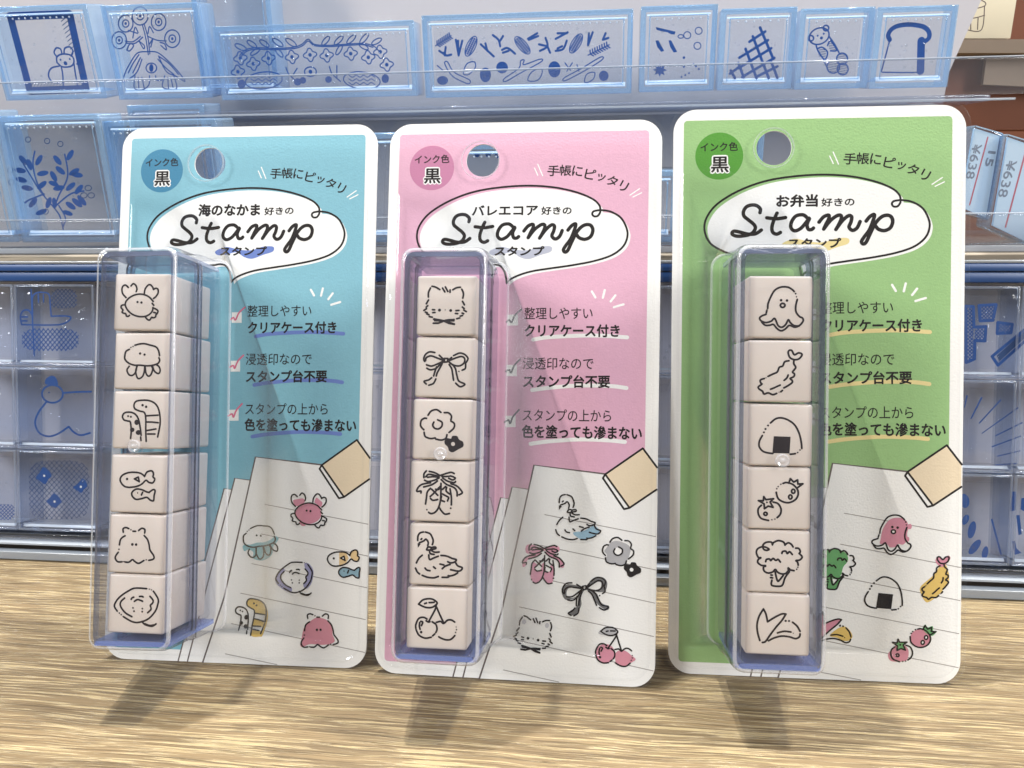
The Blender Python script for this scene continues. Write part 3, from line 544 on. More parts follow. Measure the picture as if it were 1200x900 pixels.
def build_pack(P, i, label):
    x, y, yaw, lean = P['pose']
    ex = Vector((math.cos(yaw), math.sin(yaw), 0)); n = Vector((math.sin(yaw), -math.cos(yaw), 0))
    ey = math.cos(lean)*EZ-math.sin(lean)*n; ez = math.cos(lean)*n+math.sin(lean)*EZ
    fr = Frame(Vector((x, y, 0)), ex, ey, ez)
    root = empty('stamp_package', fr); tag(root, label, 'stamp package', 'stamp packages leaning in a row on the wooden table')
    print_card(P, i).build('backing_card', root)
    # tilted group: case and blister
    U0_, U1_, V0_, V1_ = 9.449, 26.252, 9.206, 87.989
    cu, cv = (U0_+U1_)/2+P['du'], (V0_+V1_)/2+P['dv']; hw, hh = (U1_-U0_)/2, (V1_-V0_)/2; rot = P['rot']
    ext = P.get('ext', 0); hh += ext/2; cv -= ext/2
    def R(pts): return [(cu+a*math.cos(rot)-b*math.sin(rot), cv+a*math.sin(rot)+b*math.cos(rot)) for a, b in pts]
    rr = lambda off, r: R(rrect(-hw-off, hw+off, -hh-off, hh+off, r, 6))
    # blister: clear sheet in front of the card with the raised bubble
    hole = H2(566.1, 187.8); mb = MB()
    fl = rrect(-.75, CW+.55, -.15, CH+.75, 5.3, 8)
    mb.slab([fl, circ(hole[0]-.35, hole[1]-.3, hmm(21.5)), rr(1.5, 2.9)], .75, 1.05, 'sheet')
    hc = (hole[0]-.35, hole[1]-.3); hR = hmm(21.5)
    mb.slab([circ(*hc, hR+.26), circ(*hc, hR+.02)], 1.06, 1.5, 'sheetrim')
    o1 = rrect(.9, CW-1.1, 1.5, CH-.95, 4.4, 8); o2 = rrect(1.5, CW-1.7, 2.1, CH-1.55, 4.0, 8)
    mb.loft([(o1, 1.055), (rrect(1.2, CW-1.4, 1.8, CH-1.25, 4.2, 8), 1.25), (o2, 1.055)], 'sheet')
    D = 22.84
    mb.loft([(rr(1.5, 2.9), .75), (rr(1.5, 2.9), 1.0), (rr(1.15, 2.8), 1.9), (rr(.95, 2.7), 10.8), (rr(.62, 2.6), 11.3), (rr(.42, 2.5), 19.8), (rr(.28, 2.5), 21.4), (rr(.0, 2.4), 22.25), (rr(-.45, 2.1), 22.7), (rr(-1.0, 1.7), D)], 'blister', cap1=True)
    mb.loft([(rr(.02, 2.4), 22.42), (rr(-.12, 2.3), 22.66), (rr(-.42, 2.1), 22.92), (rr(-.62, 2.0), 22.90)], 'milk_glint')  # milky loop added as the light line around the front edge
    mb.loft([(rr(1.72, 3.0), 1.06), (rr(1.6, 3.0), 1.42), (rr(1.3, 2.9), 1.40)], 'milk_glint')
    b = mb.build('blister', root); fixnormals(b); smooth_by_angle(b, 50)
    # rigid clear case
    mb = MB()
    def ring(off, r, off2, r2, z0, z1, k): mb.slab([rr(off, r), rr(off2, r2)], z0, z1, k)
    ring(-.45, 2.0, -1.55, 1.2, 2.2, 11.0, 'casewall'); ring(-.25, 2.1, -1.45, 1.2, 11.0, 12.4, 'caseedge'); ring(-.5, 2.0, -1.6, 1.1, 12.4, 21.75, 'casewall')
    mb.loft([(rr(-.5, 2.0), 21.75), (rr(-.62, 1.9), 22.05), (rr(-1.5, 1.2), 22.05), (rr(-1.62, 1.1), 21.75)], 'caserim')
    mb.slab([rr(-1.62, 1.1)], 21.2, 21.72, 'casefront'); mb.slab([rr(-.5, 2.0)], 1.5, 2.15, 'casefront')
    mb.slab([R([(-hw+.62, -hh+.6), (hw-.62, -hh+.6), (hw-.62, -hh+1.5), (-hw+.62, -hh+1.5)])], 2.3, 21.6, 'casebase')
    mb.slab([R([(-hw+.62, hh-1.4), (hw-.62, hh-1.4), (hw-.62, hh-.6), (-hw+.62, hh-.6)])], 2.3, 21.4, 'casetop')
    for z_ in (10.9, 12.5): ring(-.38, 2.0, -.62, 1.9, z_-.12, z_+.12, 'seam')
    kx, ky = fr.px(*P['knob'], 21.9)
    rings = [(circ(kx, ky, r, 24), z) for r, z in ((1.3, 21.73), (1.32, 22.0), (1.1, 22.22), (.85, 22.1), (.6, 22.02), (.42, 22.2), (.2, 22.3))]
    mb.loft(rings, 'milk_glint', cap1=True)
    mb.slab([R([(-hw+1.0, -hh+.62), (hw-1.0, -hh+.62), (hw-1.4, -hh+1.55), (-hw+1.4, -hh+1.55)])], 22.07, 22.16, 'casebase')
    c = mb.build('clear_case', root); fixnormals(c); smooth_by_angle(c, 50)
    # six ivory stamp blocks
    names = dict(crab='a little crab', jelly='a jellyfish', eels='two garden eels', fish='two fish', dumbo='a dumbo octopus', ray='a smiling ray', cat='a cat face with a bow', ribbon='a ribbon bow', flower='two flowers', shoes='ballet shoes', swan='a swan', cherry='cherries', octopus='a sausage octopus', shrimp='a fried shrimp', onigiri='a rice ball', tomato='two tomatoes', broccoli='a broccoli floret', fins='two vegetable slices')
    for q, (nm, x0, y0, x1, y1, ox, oy) in enumerate(P['stamps']):
        W = 20.77; k = 80/900
        A = fr.px(ox+x0*k, oy+(y0+y1)/2*k, W); Bp = fr.px(ox+x1*k, oy+(y0+y1)/2*k, W); C = fr.px(ox+(x0+x1)/2*k, oy+y0*k, W); Dp = fr.px(ox+(x0+x1)/2*k, oy+y1*k, W)
        cx, cy_ = (A[0]+Bp[0])/2, (C[1]+Dp[1])/2; hx, hy = 5.88, min(5.86, (C[1]-Dp[1])/2-.03)
        mb = MB(); mb.box(cx-hx, cx+hx, cy_-hy, cy_+hy, 2.7, W, 'ivory')
        st = mb.build('stamp', root); bm = bmesh.new(); bm.from_mesh(st.data)
        bmesh.ops.bevel(bm, geom=bm.edges[:], offset=.5*MM, segments=4, affect='EDGES', profile=.5); bm.to_mesh(st.data); bm.free()
        for p in st.data.polygons: p.use_smooth = True
        smooth_by_angle(st, 30)
        mb = MB(); sx_ = 2*hx/(x1-x0); sy_ = 2*hy/(y1-y0)
        fn = lambda x, y, *r: (cx+(x-(x0+x1)/2)*sx_, cy_-(y-(y0+y1)/2)*sy_)
        draw(mb, ART[nm], fn, .37, W+.012, 'sink', scale=sx_, white='ivory')
        # join the inked drawing into the block's own mesh
        art = mb.build('tmp'); me = st.data; base = len(me.materials)
        for m_ in art.data.materials: me.materials.append(m_)
        bm = bmesh.new(); bm.from_mesh(me); n0 = len(bm.faces); bm.from_mesh(art.data); bm.faces.ensure_lookup_table()
        mi = [p.material_index for p in art.data.polygons]
        for j, v in enumerate(mi): bm.faces[n0+j].material_index = base+v; bm.faces[n0+j].smooth = False
        bm.to_mesh(me); bm.free(); bpy.data.objects.remove(art)
        ang = math.radians(random.uniform(-.55, .55)); dz = random.uniform(-.12, .04)*MM; ca_, sa_ = math.cos(ang), math.sin(ang)
        for v in me.vertices:
            dx, dy = v.co.x-cx*MM, v.co.y-cy_*MM; v.co = (cx*MM+dx*ca_-dy*sa_, cy_*MM+dx*sa_+dy*ca_, v.co.z+dz)
        st['label'] = 'ivory stamp block with a line drawing of '+names[nm]
    return root
build_pack(PACKS[0], 0, 'teal stamp package with six sea creature stamps, leftmost of the three')
build_pack(PACKS[1], 1, 'pink stamp package with cat, ribbon and ballet shoe stamps, in the middle')
build_pack(PACKS[2], 2, 'green stamp package with octopus, shrimp and rice ball stamps, at the right')

# ------------------------------------------------------------------ the shop display behind: a clear stand with rows of blue stamp boxes
M['boxlow'] = clear('clear_grey_box', (.965, .973, .988), (.68, .76, .90), .05, .015, 1.1, bump=(160, .3, .0006), milkcol=(.6, .66, .8), power=1.4)
M['lowrim'] = clear('grey_box_rim', (.90, .93, .975), (.60, .70, .86), .06, .12, 1.6, milkcol=(.55, .62, .76), power=1.0)
def pxpoly(fr, pts, zz=0): return [fr.px(x, y, zz) for x, y in pts]
def prect(fr, x0, y0, x1, y1):
    A = fr.px(x0, (y0+y1)/2); B = fr.px(x1, (y0+y1)/2); C = fr.px((x0+x1)/2, y0); D = fr.px((x0+x1)/2, y1)
    return A[0], B[0], D[1], C[1]

def stamp_box(fr, quad, depth, label, group, art=None, low=False, cat='stamp box', sheet=True, rim=1.5, paper=False):
    """clear plastic box: shell with a raised rim and a white bar as painted floor highlight, and the stamp sheet inside; quad = outline (mm) on the frame plane"""
    cx = sum(p[0] for p in quad)/4; y0 = min(p[1] for p in quad)
    f2 = Frame(fr.o+fr.ex*cx+fr.ey*y0, fr.ex, fr.ey, fr.ez)
    root = empty('clear_stamp_box', f2); tag(root, label, cat, group)
    q = [(x-cx, y-y0) for x, y in quad]; c0 = (sum(p[0] for p in q)/4, sum(p[1] for p in q)/4)
    def inset(d):
        out = []
        for x, y in q:
            out.append((x-math.copysign(d, x-c0[0]), y-math.copysign(d, y-c0[1])))
        return out
    bm_, rm = ('boxlow', 'lowrim') if low else ('box', 'boxrim')
    mb = MB(); mb.slab([q], -depth, -.5, bm_, rm)
    o = mb.build('box', root); fixnormals(o); bevel(o, .7 if not low else .5, 3)
    mb = MB(); mb.slab([q, inset(rim)], -.48, .0, rm)
    if not low: mb.slab([inset(rim+.9), inset(rim+1.25)], -.47, -.2, rm)
    o = mb.build('rim', root); fixnormals(o); bevel(o, .2, 2)
    i1 = inset(rim+.3); xs = [p[0] for p in i1]; ys = [p[1] for p in i1]
    mb = MB(); yb, hb = min(ys)+(.05 if low else .1), (.6 if low else 1.25); xa, xb = min(xs), max(xs); zb_ = -depth+.9
    mb.add([(xa, yb, -.75), (xb, yb, -.75), (xb, yb+hb, -.8-hb), (xa, yb+hb, -.8-hb), (xa, yb, zb_), (xb, yb, zb_)], [(0, 1, 2, 3), (3, 2, 5, 4), (0, 4, 5, 1), (0, 3, 4), (1, 5, 2)], 'white_glint')  # white wedge shaped to stand for the bright highlight along the floor
    yt = max(ys)-.25
    mb.build('floor_glint', root)
    if not low:
        mb = MB(); mb.add([(xa, yt-.45, -.75), (xb, yt-.45, -.75), (xb, yt, -1.1), (xa, yt, -1.1), (xa, yt-.45, -1.2), (xb, yt-.45, -1.2)], [(0, 1, 2, 3), (3, 2, 5, 4), (0, 4, 5, 1), (0, 3, 4), (1, 5, 2)], 'white_glint'); mb.build('top_glint', root)  # white strip painted as the highlight of the top edge
    if sheet:
        mb = MB(); i2 = inset(rim+1.6); mb.slab([i2], -2.2, -1.6, 'silicone')
        def fn(x, y, *r):
            a, b = fr.px(x, y, -1.5); return (a-cx, b-y0)
        if art: art(mb, fn)
        if not low:
            nd = max(6, int((xb-xa)/1.9))
            for j in range(nd):
                bx = xa+.8+(xb-xa-1.6)*j/(nd-1)
                mb.loft([(circ(bx, max(ys)-1.6, .32*r_, 8), -.85+.3*h_) for r_, h_ in ((1, .02), (.86, .5), (.5, .85), (.2, .98))], 'white_glint', cap1=True)  # row of white dots put in as highlights below the top rim
        xs2 = [p[0] for p in i2]; ys2 = [p[1] for p in i2]; nb = int(6+abs((max(xs2)-min(xs2))*(max(ys2)-min(ys2)))/(45 if low else 22))
        for j in range(nb):
            bx, by, br = random.uniform(min(xs2)+1, max(xs2)-1), random.uniform(min(ys2)+1, max(ys2)-1), random.choice((.14, .2, .26, .4))
            mb.loft([(circ(bx, by, br*r_, 10), -1.6+br*.7*h_) for r_, h_ in ((1, .02), (.86, .5), (.55, .83), (.2, .98))], 'sparkle', cap1=True)  # scattered domes added only to catch the lamps as sparkle
        mb.build('stamp_sheet', root)
    return root
def qrect(r): a0, a1, h0, h1 = r; return [(a0, h0), (a1, h0), (a1, h1), (a0, h1)]
def zoomed(x0, y0, s): return lambda fn: (lambda x, y, *r: fn(x0+x/s, y0+y/s))
def hatch(mb, fn, poly, step, ang, wd, k, both=True):
    """cross-hatching clipped to an ellipse (cx, cy, rx, ry) in drawing units"""
    cx, cy_, rx, ry = poly
    for a in ((ang, -ang) if both else (ang,)):
        ca, sa = math.cos(math.radians(a)), math.sin(math.radians(a)); R_ = max(rx, ry)*1.5; t = -R_
        while t < R_:
            seg = []
            for j in range(61):
                s_ = -R_+2*R_*j/60; x, y = t*-sa+s_*ca, t*ca+s_*sa
                if abs(x/rx)**4+abs(y/ry)**4 <= 1: seg.append((cx+x, cy_+y))
            if len(seg) > 1: _z[0] = (_z[0]+.0009) % .02; mb.stroke([fn(*seg[0]), fn(*seg[-1])], wd, -1.58+_z[0], k)
            t += step
AZ = -1.55
def leafs(mb, fn, L, k='blue', wd=.2, fill=False):
    draw(mb, ('E ' if fill else 'e ')+','.join('%g %g %g %g %g' % l for l in L), fn, wd, AZ, k)
def flowers(mb, fn, L, r, k='blue', wd=.22):
    for x, y in L:
        p = []
        for j in range(20):
            a = j*math.pi/10; q = r*(1+.22*math.cos(4*a+.6)); p.append('%g %g' % (x+q*math.cos(a), y+q*math.sin(a)))
        draw(mb, 'c '+','.join(p), fn, wd, AZ, k); draw(mb, 'd %g %g %g' % (x, y, r*.3), fn, wd, AZ, k, scale=.06)

# --- the stand
D0 = plane(0)
stand = empty('display_stand', Frame(DO, E1, EZ, -E2)); tag(stand, 'clear acrylic and board tiered display stand holding the rows of blue stamp boxes', 'display stand')
def sbox(name, a0, a1, h0, h1, b0, b1, k, bev=0.0):
    mb = MB(); mb.box(a0, a1, h0, h1, -b1, -b0, k); o = mb.build(name, stand); fixnormals(o)
    if bev: bevel(o, bev, 2)
    return o
sbox('base_lip', -190, 190, 0, 2.5, 0, 2.2, 'acedge', .3)
sbox('gap_shade_board', -190, 190, -.1, 4.0, 3.0, 60, 'gap_dark')  # dark board put in for the shaded gap under the tray
sbox('tray_rail', -190, 190, 4.3, 5.0, .6, 4, 'acedge', .15)
LOW = plane(1.0, 0, .21)
LS = Frame(DO+E2*1.0, E1, LOW.ey, LOW.ez)
def lowpart(name, h0, h1, z0, z1, k, bev=0.0):
    mb = MB(); mb.box(-185, 185, h0, h1, z0, z1, k); o = mb.build(name); fixnormals(o)
    o.parent = stand; o.matrix_world = LS.matrix()
    if bev: bevel(o, bev, 2)
lowpart('tray_back', 4.5, 82.5, -15.5, -14.5, 'lavpanel')
lowpart('tray_floor', 5.2, 7.2, -14.3, .4, 'acrylic', .2)
lowpart('navy_band', 81.0, 82.9, -2.4, -.3, 'navy', .2)
lowpart('blue_band', 78.3, 80.9, -3.4, -1.2, 'navy', .2)
lowpart('top_edge', 83.0, 83.7, -14, .2, 'acedge', .15)
sbox('wood_shelf', -190, 190, 80.6, 83.2, 19.5, 72, 'shelfwood', .3)
sbox('shelf_sheet', -190, 190, 83.3, 85.0, 24.0, 71, 'acrylic', .3)
sbox('shelf_lip', -190, 190, 85.1, 92.5, 24.2, 25.6, 'acrylic', .25)
sbox('shelf_lip_edge', -190, 190, 92.55, 92.9, 24.2, 25.6, 'acedge', .1)
sbox('shelf_sheet_edge', -190, 190, 83.4, 84.9, 23.5, 23.95, 'acedge', .1)
mid = plane(45); zt = mid.px(600, 130)[1]; zr = mid.px(600, 82)[1]
sbox('upper_shelf', -190, 122, zt, zt+1.6, 45, 84, 'shelfblue', .3)
sbox('upper_lip', -190, 150, zt+1.7, zr, 45.2, 46.6, 'acrylic', .25)
sbox('upper_lip_edge', -190, 150, zr+.05, zr+.4, 45.2, 46.6, 'acedge', .1)
sbox('upper_shelf_edge', -190, 128, zt+.1, zt+.7, 44.4, 44.9, 'acedge', .1)
sbox('riser_panel', -190, 112, 85.1, zt-.2, 72.4, 74, 'greywall')
bp = plane(86); mb = MB()
mb.slab([pxpoly(bp, [(-420, 175), (-460, -60), (1178, -60), (1150, 0), (1112, 85), (1096, 165)])], -1.6, 0, 'whitepanel')
o = mb.build('back_panel', stand); o.matrix_world = bp.matrix()

# --- lower rack: eleven columns of small boxes in three rows, the ones the packages leave in view
PITCH_A, A0 = 24.15, -142.4
ROWS = [(54.6, 77.3), (31.2, 54.2), (8.0, 30.8)]
Z75 = zoomed(0, 310, 7.5); Z75b = zoomed(0, 420, 7.5); Z6 = zoomed(0, 530, 6.0); R75 = zoomed(1120, 310, 7.5); R69 = zoomed(1120, 420, 6.923); R5 = zoomed(1120, 540, 5.0)
def a_mitten(mb, fn):
    f = Z75(fn); draw(mb, "285 530,285 400,285 290,320 250,380 245,430 265,440 350,450 455;450 455,530 452,605 456,622 472,590 505,520 528,400 532,290 530,190 528;190 528,180 480,182 440,205 405,250 402,280 440;335 265,338 330;380 265,382 330;190 460,240 460;190 495,235 495;272 220,285 500,300 800", f, .3, AZ, 'blue')
    hatch(mb, f, (560, 300, 115, 85), 26, 48, .2, 'bluel'); hatch(mb, f, (440, 660, 250, 100), 30, 50, .28, 'blue')
def a_snow(mb, fn):
    f = Z75b(fn); draw(mb, "f 398 225,400 185,440 155,480 160,505 200,505 235,450 232; e 460 312 92 78;d 430 300 8;555 303,680 295,800 292;405 385,335 480,308 570,345 655,425 685,510 662,603 600;603 600,650 650,710 675,790 655", f, .36, AZ, 'blue', scale=.03)
def a_net(mb, fn):
    f = Z6(fn); hatch(mb, f, (415, 265, 215, 210), 26, 48, .17, 'bluel')
    draw(mb, "f 305 105,335 125,362 165,340 190,318 225,285 205,252 178,280 140;f 575 188,600 200,612 238,590 260,572 286,545 270,512 245,545 225;f 375 290,405 305,434 348,410 370,385 392,355 375,325 345,350 320;w 568 243 11,383 347 11,310 165 11", f, .2, AZ, 'blue', scale=.03)
def a_crutch(mb, fn):
    f = R75(fn); draw(mb, "L 90 365,155 370,160 550,265 545,258 672,168 668,165 830,92 862;L 205 360,355 352,328 490,215 496;L 370 510,497 525,485 600,365 606;L 320 808,640 545,690 600,372 885", f, .5, AZ, 'blue')
    for p in ((125, 620, 30, 240), (215, 610, 45, 55), (280, 425, 60, 60), (430, 558, 50, 35)): hatch(mb, f, p, 22, 45, .24, 'blue')
    draw(mb, "F 360 800,620 575,650 610,385 850", f, .3, AZ-.02, 'bluel')
def a_rays(mb, fn):
    f = R69(fn); draw(mb, "F 85 300,100 300,75 400,68 400;F 205 315,220 315,130 490,118 490;F 365 330,370 340,195 530,185 525;F 505 395,512 402,215 612,210 606;F 540 515,545 525,325 632,320 625;F 530 625,532 634,295 722,290 714;F 525 745,525 754,340 798,335 790;F 500 848,500 856,320 868,320 860", f, .2, AZ, 'blue')
def a_petals(mb, fn):
    f = R5(fn); draw(mb, "E 52 235 28 42 -10,58 345 18 32 25,95 405 22 52 14,112 505 22 52 38,172 540 18 40 12;F 330 180,355 180,350 290,318 298;F 355 318,375 318,388 430,368 436;F 330 472,350 470,355 510,385 540,345 552;F 385 220,410 215,410 300,380 285;l 212 345,265 545", f, .3, AZ, 'blue', scale=.03)
def a_dots(mb, fn):
    f = Z6(fn); hatch(mb, f, (30, 420, 70, 55), 18, 45, .2, 'blue')
LOWART = {(0, 0): (a_mitten, 'clear box with a hand and cross-hatched shapes in blue'), (0, 1): (a_snow, 'clear box with a blue outlined snowman wearing a hat'), (0, 2): (a_net, 'clear box with three blue flowers on a fine net'),
          (10, 0): (a_crutch, 'clear box with blue dotted tape and cross pieces'), (10, 1): (a_rays, 'clear box with thin blue rays fanning out'), (10, 2): (a_petals, 'clear box with solid blue petals around a dome'), (-1, 2): (a_dots, 'clear box with a fine blue dotted patch at the left edge')}
rown = ['top', 'middle', 'bottom']
for ci in (-1, 0, 4, 7, 10, 11):
    for ri, (h0, h1) in enumerate(ROWS):
        art, lab = LOWART.get((ci, ri), (None, None))
        if not lab:
            where = {-1: 'at the left photo edge', 4: 'left of the pink package', 7: 'left of the green package', 11: 'at the right photo edge'}[ci]
            lab = 'lower tray clear box, %s row, %s' % (rown[ri], where)
        a0 = A0+PITCH_A*ci
        stamp_box(LOW, [(a0+.25, h0), (a0+PITCH_A-.25, h0), (a0+PITCH_A-.25, h1), (a0+.25, h1)], 12, lab, 'clear stamp boxes in the lower tray', art, low=True, rim=.65)

# --- middle shelf
def a_leaf(mb, fn):
    f = zoomed(0, 0, 2.904)(fn)
    draw(mb, "215 780,205 740,190 715,140 655,105 600,80 560;185 705,200 665,230 600,220 525;150 665,125 620,112 560,118 515;190 700,240 660,285 650;150 660,100 680,85 690;205 640,175 600;215 770,222 740,200 700", f, .3, AZ, 'blue')
    leafs(mb, f, [(78, 545, 20, 9, 50), (100, 560, 20, 9, 70), (68, 580, 20, 9, 10), (72, 612, 20, 9, 15), (132, 545, 20, 9, -60), (145, 590, 20, 9, -10), (142, 630, 20, 9, -40), (92, 640, 20, 9, 10), (112, 690, 20, 9, -50), (140, 722, 20, 9, -20), (165, 690, 20, 9, -70), (185, 690, 18, 8, 80), (195, 545, 20, 9, 50), (238, 528, 20, 9, -60), (205, 580, 20, 9, 40), (182, 600, 20, 9, 60), (252, 585, 20, 9, -30), (262, 595, 20, 9, 10), (200, 640, 20, 9, -10), (182, 625, 18, 8, 20), (240, 635, 20, 9, -40), (262, 690, 22, 9, 40), (278, 682, 22, 9, 50), (240, 700, 20, 9, 35), (268, 645, 20, 9, -50), (230, 725, 18, 8, 20)], fill=True)
    draw(mb, ','.join(['e 95 475 9 9', '205 490 9 9', '160 480 9 9', '300 640 11 9', '285 665 11 9', '310 665 11 9', '35 580 9 9', '38 620 9 9', '155 720 9 9']), f, .16, AZ, 'bluel')
MIDL = plane(30, 85.2, -.08)
def midbox(x0, y0, x1, y1, label, art=None, b=30, lean=-.08, depth=12, **k):
    P = plane(b, 85.2, lean); a0, a1, h0, h1 = prect(P, x0, y0, x1, y1)
    return stamp_box(P, [(a0, max(h0, .1)), (a1, max(h0, .1)), (a1, h1), (a0, h1)], depth, label, 'clear blue stamp boxes on the middle shelf', art, **k)
midbox(10, 134, 128, 284, 'clear blue box with two leafy branches, on the middle shelf at the left', a_leaf)
midbox(-110, 130, 5, 284, 'clear blue box left of the leafy branch box, cut off by the photo edge')
midbox(131, 140, 262, 284, 'clear blue box right of the leafy branch box, mostly behind the teal package', b=32)
midbox(160, 122, 248, 270, 'taller clear blue box standing behind, above the teal package top edge', b=48)
midbox(398, 156, 474, 284, 'clear blue box showing in the gap between teal and pink packages', a_dots and None)
def a_dash(mb, fn): draw(mb, "d 559 181 3,572 181 3,583 182 3", fn, .3, AZ, 'blue', scale=.25)
midbox(520, 168, 645, 284, 'clear blue box seen through the hang hole of the pink package', a_dash)
midbox(722, 200, 793, 284, 'low clear blue box showing in the gap left of the green package')
midbox(796, 145, 892, 284, 'clear blue box seen at the left of the green package hang hole', b=34)
# price boxes at the right
def pricebox(quad, label, fn_art, b):
    P = plane(b, 85.2, 0); q = pxpoly(P, quad)
    cx = sum(p[0] for p in q)/4; y0 = min(p[1] for p in q); f2 = Frame(P.o+P.ex*cx+P.ey*y0, P.ex, P.ey, P.ez)
    root = empty('price_box', f2); tag(root, label, 'stamp box', 'price labelled boxes on the middle shelf')
    qq = [(x-cx, y-y0) for x, y in q]
    mb = MB(); mb.slab([qq], -9, 0, 'box', 'boxrim'); o = mb.build('box', root); fixnormals(o); bevel(o, .7, 3)
    mb = MB(); c0 = (sum(p[0] for p in qq)/4, sum(p[1] for p in qq)/4)
    pq = [(c0[0]+(x-c0[0])*.82, c0[1]+(y-c0[1])*.93) for x, y in qq]; mb.slab([pq], -2.0, -1.0, 'pricepaper')
    T_ = lambda x, y: (lambda a: (a[0]-cx, a[1]-y0))(P.px(x, y, -.95))
    fn_art(mb, T_); mb.build('price_label', root)
X5 = lambda x, y: (1110+x/5, 130+y/5)
def art1(mb, T_):
    mb.stroke([T_(*X5(238, 155)), T_(*X5(132, 550))], .35, -.97, 'redline')
    text(mb, '¥638', T_(*X5(178, 195)), T_(*X5(132, 398)), 2.2, -.96, 'greyink', .01)
    text(mb, '15', T_(*X5(264, 235)), T_(*X5(240, 325)), 1.9, -.96, 'greyink', .03)
def art2(mb, T_):
    mb.stroke([T_(*X5(470, 200)), T_(*X5(342, 680))], .4, -.97, 'redline')
    text(mb, '¥638', T_(*X5(382, 290)), T_(*X5(322, 505)), 2.4, -.96, 'greyink', .01)
pricebox([(1123, 246), (1160, 259), (1178, 156), (1142, 146)], 'clear box with a pale price label reading 638 yen and 15, beside the green package', art1, 33)
pricebox([(1160, 268), (1212, 290), (1232, 172), (1180, 156)], 'clear box with a pale 638 yen price label, cut off by the right photo edge', art2, 31)

# --- upper shelf
UP_G = 'clear blue stamp boxes on the upper shelf'
def upbox(x0, y0, x1, y1, label, art=None, lean=-.08, b=60, depth=11):
    P = plane(b, zt+1.7, lean); r = prect(P, x0, y0, x1, y1); dz = -r[2]+.1
    P2 = P
    return stamp_box(P2, qrect(r), depth, label, UP_G, art)
def a_frame(mb, fn):
    f = zoomed(0, 0, 6.0)(fn)
    draw(mb, "l 72 115,490 100;l 490 100,605 625;l 605 625,210 640;l 210 640,72 115", f, 1.55, AZ, 'blue')
    draw(mb, "400 440,400 400,440 380,500 390,520 430,500 465,440 470,400 440;400 400,380 370,395 338,425 345,435 380;450 375,455 340,490 330,512 360,500 395;415 465,360 480,340 530,370 575,440 580;430 470,440 520,445 605;520 450,530 520,545 605;540 450,580 455;545 575,590 575;d 460 445 10,425 420 5,490 415 5", f, .32, AZ, 'blue', scale=.06)
    for j in range(9): draw(mb, "l %d %d,%d %d" % (430+j*9, 150+j*28, 478+j*9, 110+j*28), f, .14, AZ, 'bluel')
    for j in range(10): draw(mb, "l %d %d,%d %d" % (215+j*22, 610, 235+j*22, 580), f, .14, AZ, 'bluel')
def a_bouquet(mb, fn):
    f = zoomed(120, 0, 5.622)(fn)
    for x, y, r in ((248, 105, 52), (153, 155, 48), (370, 145, 48), (110, 265, 48), (460, 255, 50)):
        draw(mb, 'e %d %d %d %d;e %d %d %d %d;E %d %d 8 10' % (x, y, r, r+8, x, y, r*.45, r*.5, x, y), f, .24, AZ, 'blue')
    draw(mb, "302 360,285 250,262 160;312 355,300 250,275 160;150 270,200 275,250 240;160 285,215 285,265 245;300 240,360 265,420 270;170 200,230 220;200 250,215 180,235 215;300 220,310 175,335 215;160 330,180 290,205 300,180 335,160 330;240 270,275 300,270 320,240 270;310 290,330 260,318 310;380 280,410 290,420 328,385 300;300 340,230 350,180 420,150 480,135 540,190 510,230 470,260 390;240 360,200 420,170 480;250 380,225 430,200 480;300 340,360 345,420 390,480 450,545 535,480 500,420 470,370 370;370 370,440 420,500 490;365 390,420 450,470 490;215 500,210 580,260 592,305 560,310 500;235 510,240 580;260 510,275 580;350 500,360 530,400 525;410 500,395 570,440 588,490 580,470 500;430 510,435 580;450 510,465 575;e 322 448 35 32;E 322 448 14 26", f, .24, AZ, 'blue')
def a_laurel(mb, fn):
    f = zoomed(230, 0, 4.615)(fn)
    draw(mb, "235 300,270 268,330 258,420 262,520 256,570 240,605 212,640 240,720 245,800 240,900 235,960 250,990 280;240 308,275 276,330 266,420 269,525 263,575 247,605 222,640 247,720 252,800 247,900 242,955 256", f, .22, AZ, 'blue')
    leafs(mb, f, [(240, 255, 34, 13, 25), (300, 238, 30, 12, 35), (368, 235, 30, 12, 35), (440, 230, 34, 13, 35), (512, 230, 34, 13, 35), (318, 280, 30, 11, -35), (448, 285, 30, 11, 50), (700, 220, 30, 12, -50), (770, 218, 32, 12, -45), (838, 212, 32, 12, -45), (908, 208, 34, 12, -50), (975, 224, 30, 12, -30), (772, 270, 30, 11, -60), (905, 252, 28, 11, 30)], wd=.22)
    flowers(mb, f, [(238, 315), (308, 345), (225, 388), (390, 315), (517, 308), (615, 297), (705, 300), (835, 290), (930, 310), (995, 280), (1030, 350)], 30)
    for x, s_ in ((365, 1), (895, -1)):
        leafs(mb, f, [(x, 435, 100, 46, -6*s_)], wd=.24)
        for j in range(3): draw(mb, ','.join('%g %g' % (x-70+i*20, 412+j*20+(6 if i % 2 else -6)) for i in range(8)), f, .18, AZ, 'blue')
    draw(mb, "E 245 455 22 24,1022 425 20 24,548 443 20 20,576 435 18 18,715 430 18 18;485 365,500 400,540 440;545 370,520 410;720 360,735 400,780 440;760 355,760 420;e 617 388 32 26;d 617 388 12", f, .24, AZ, 'blue', scale=.05)
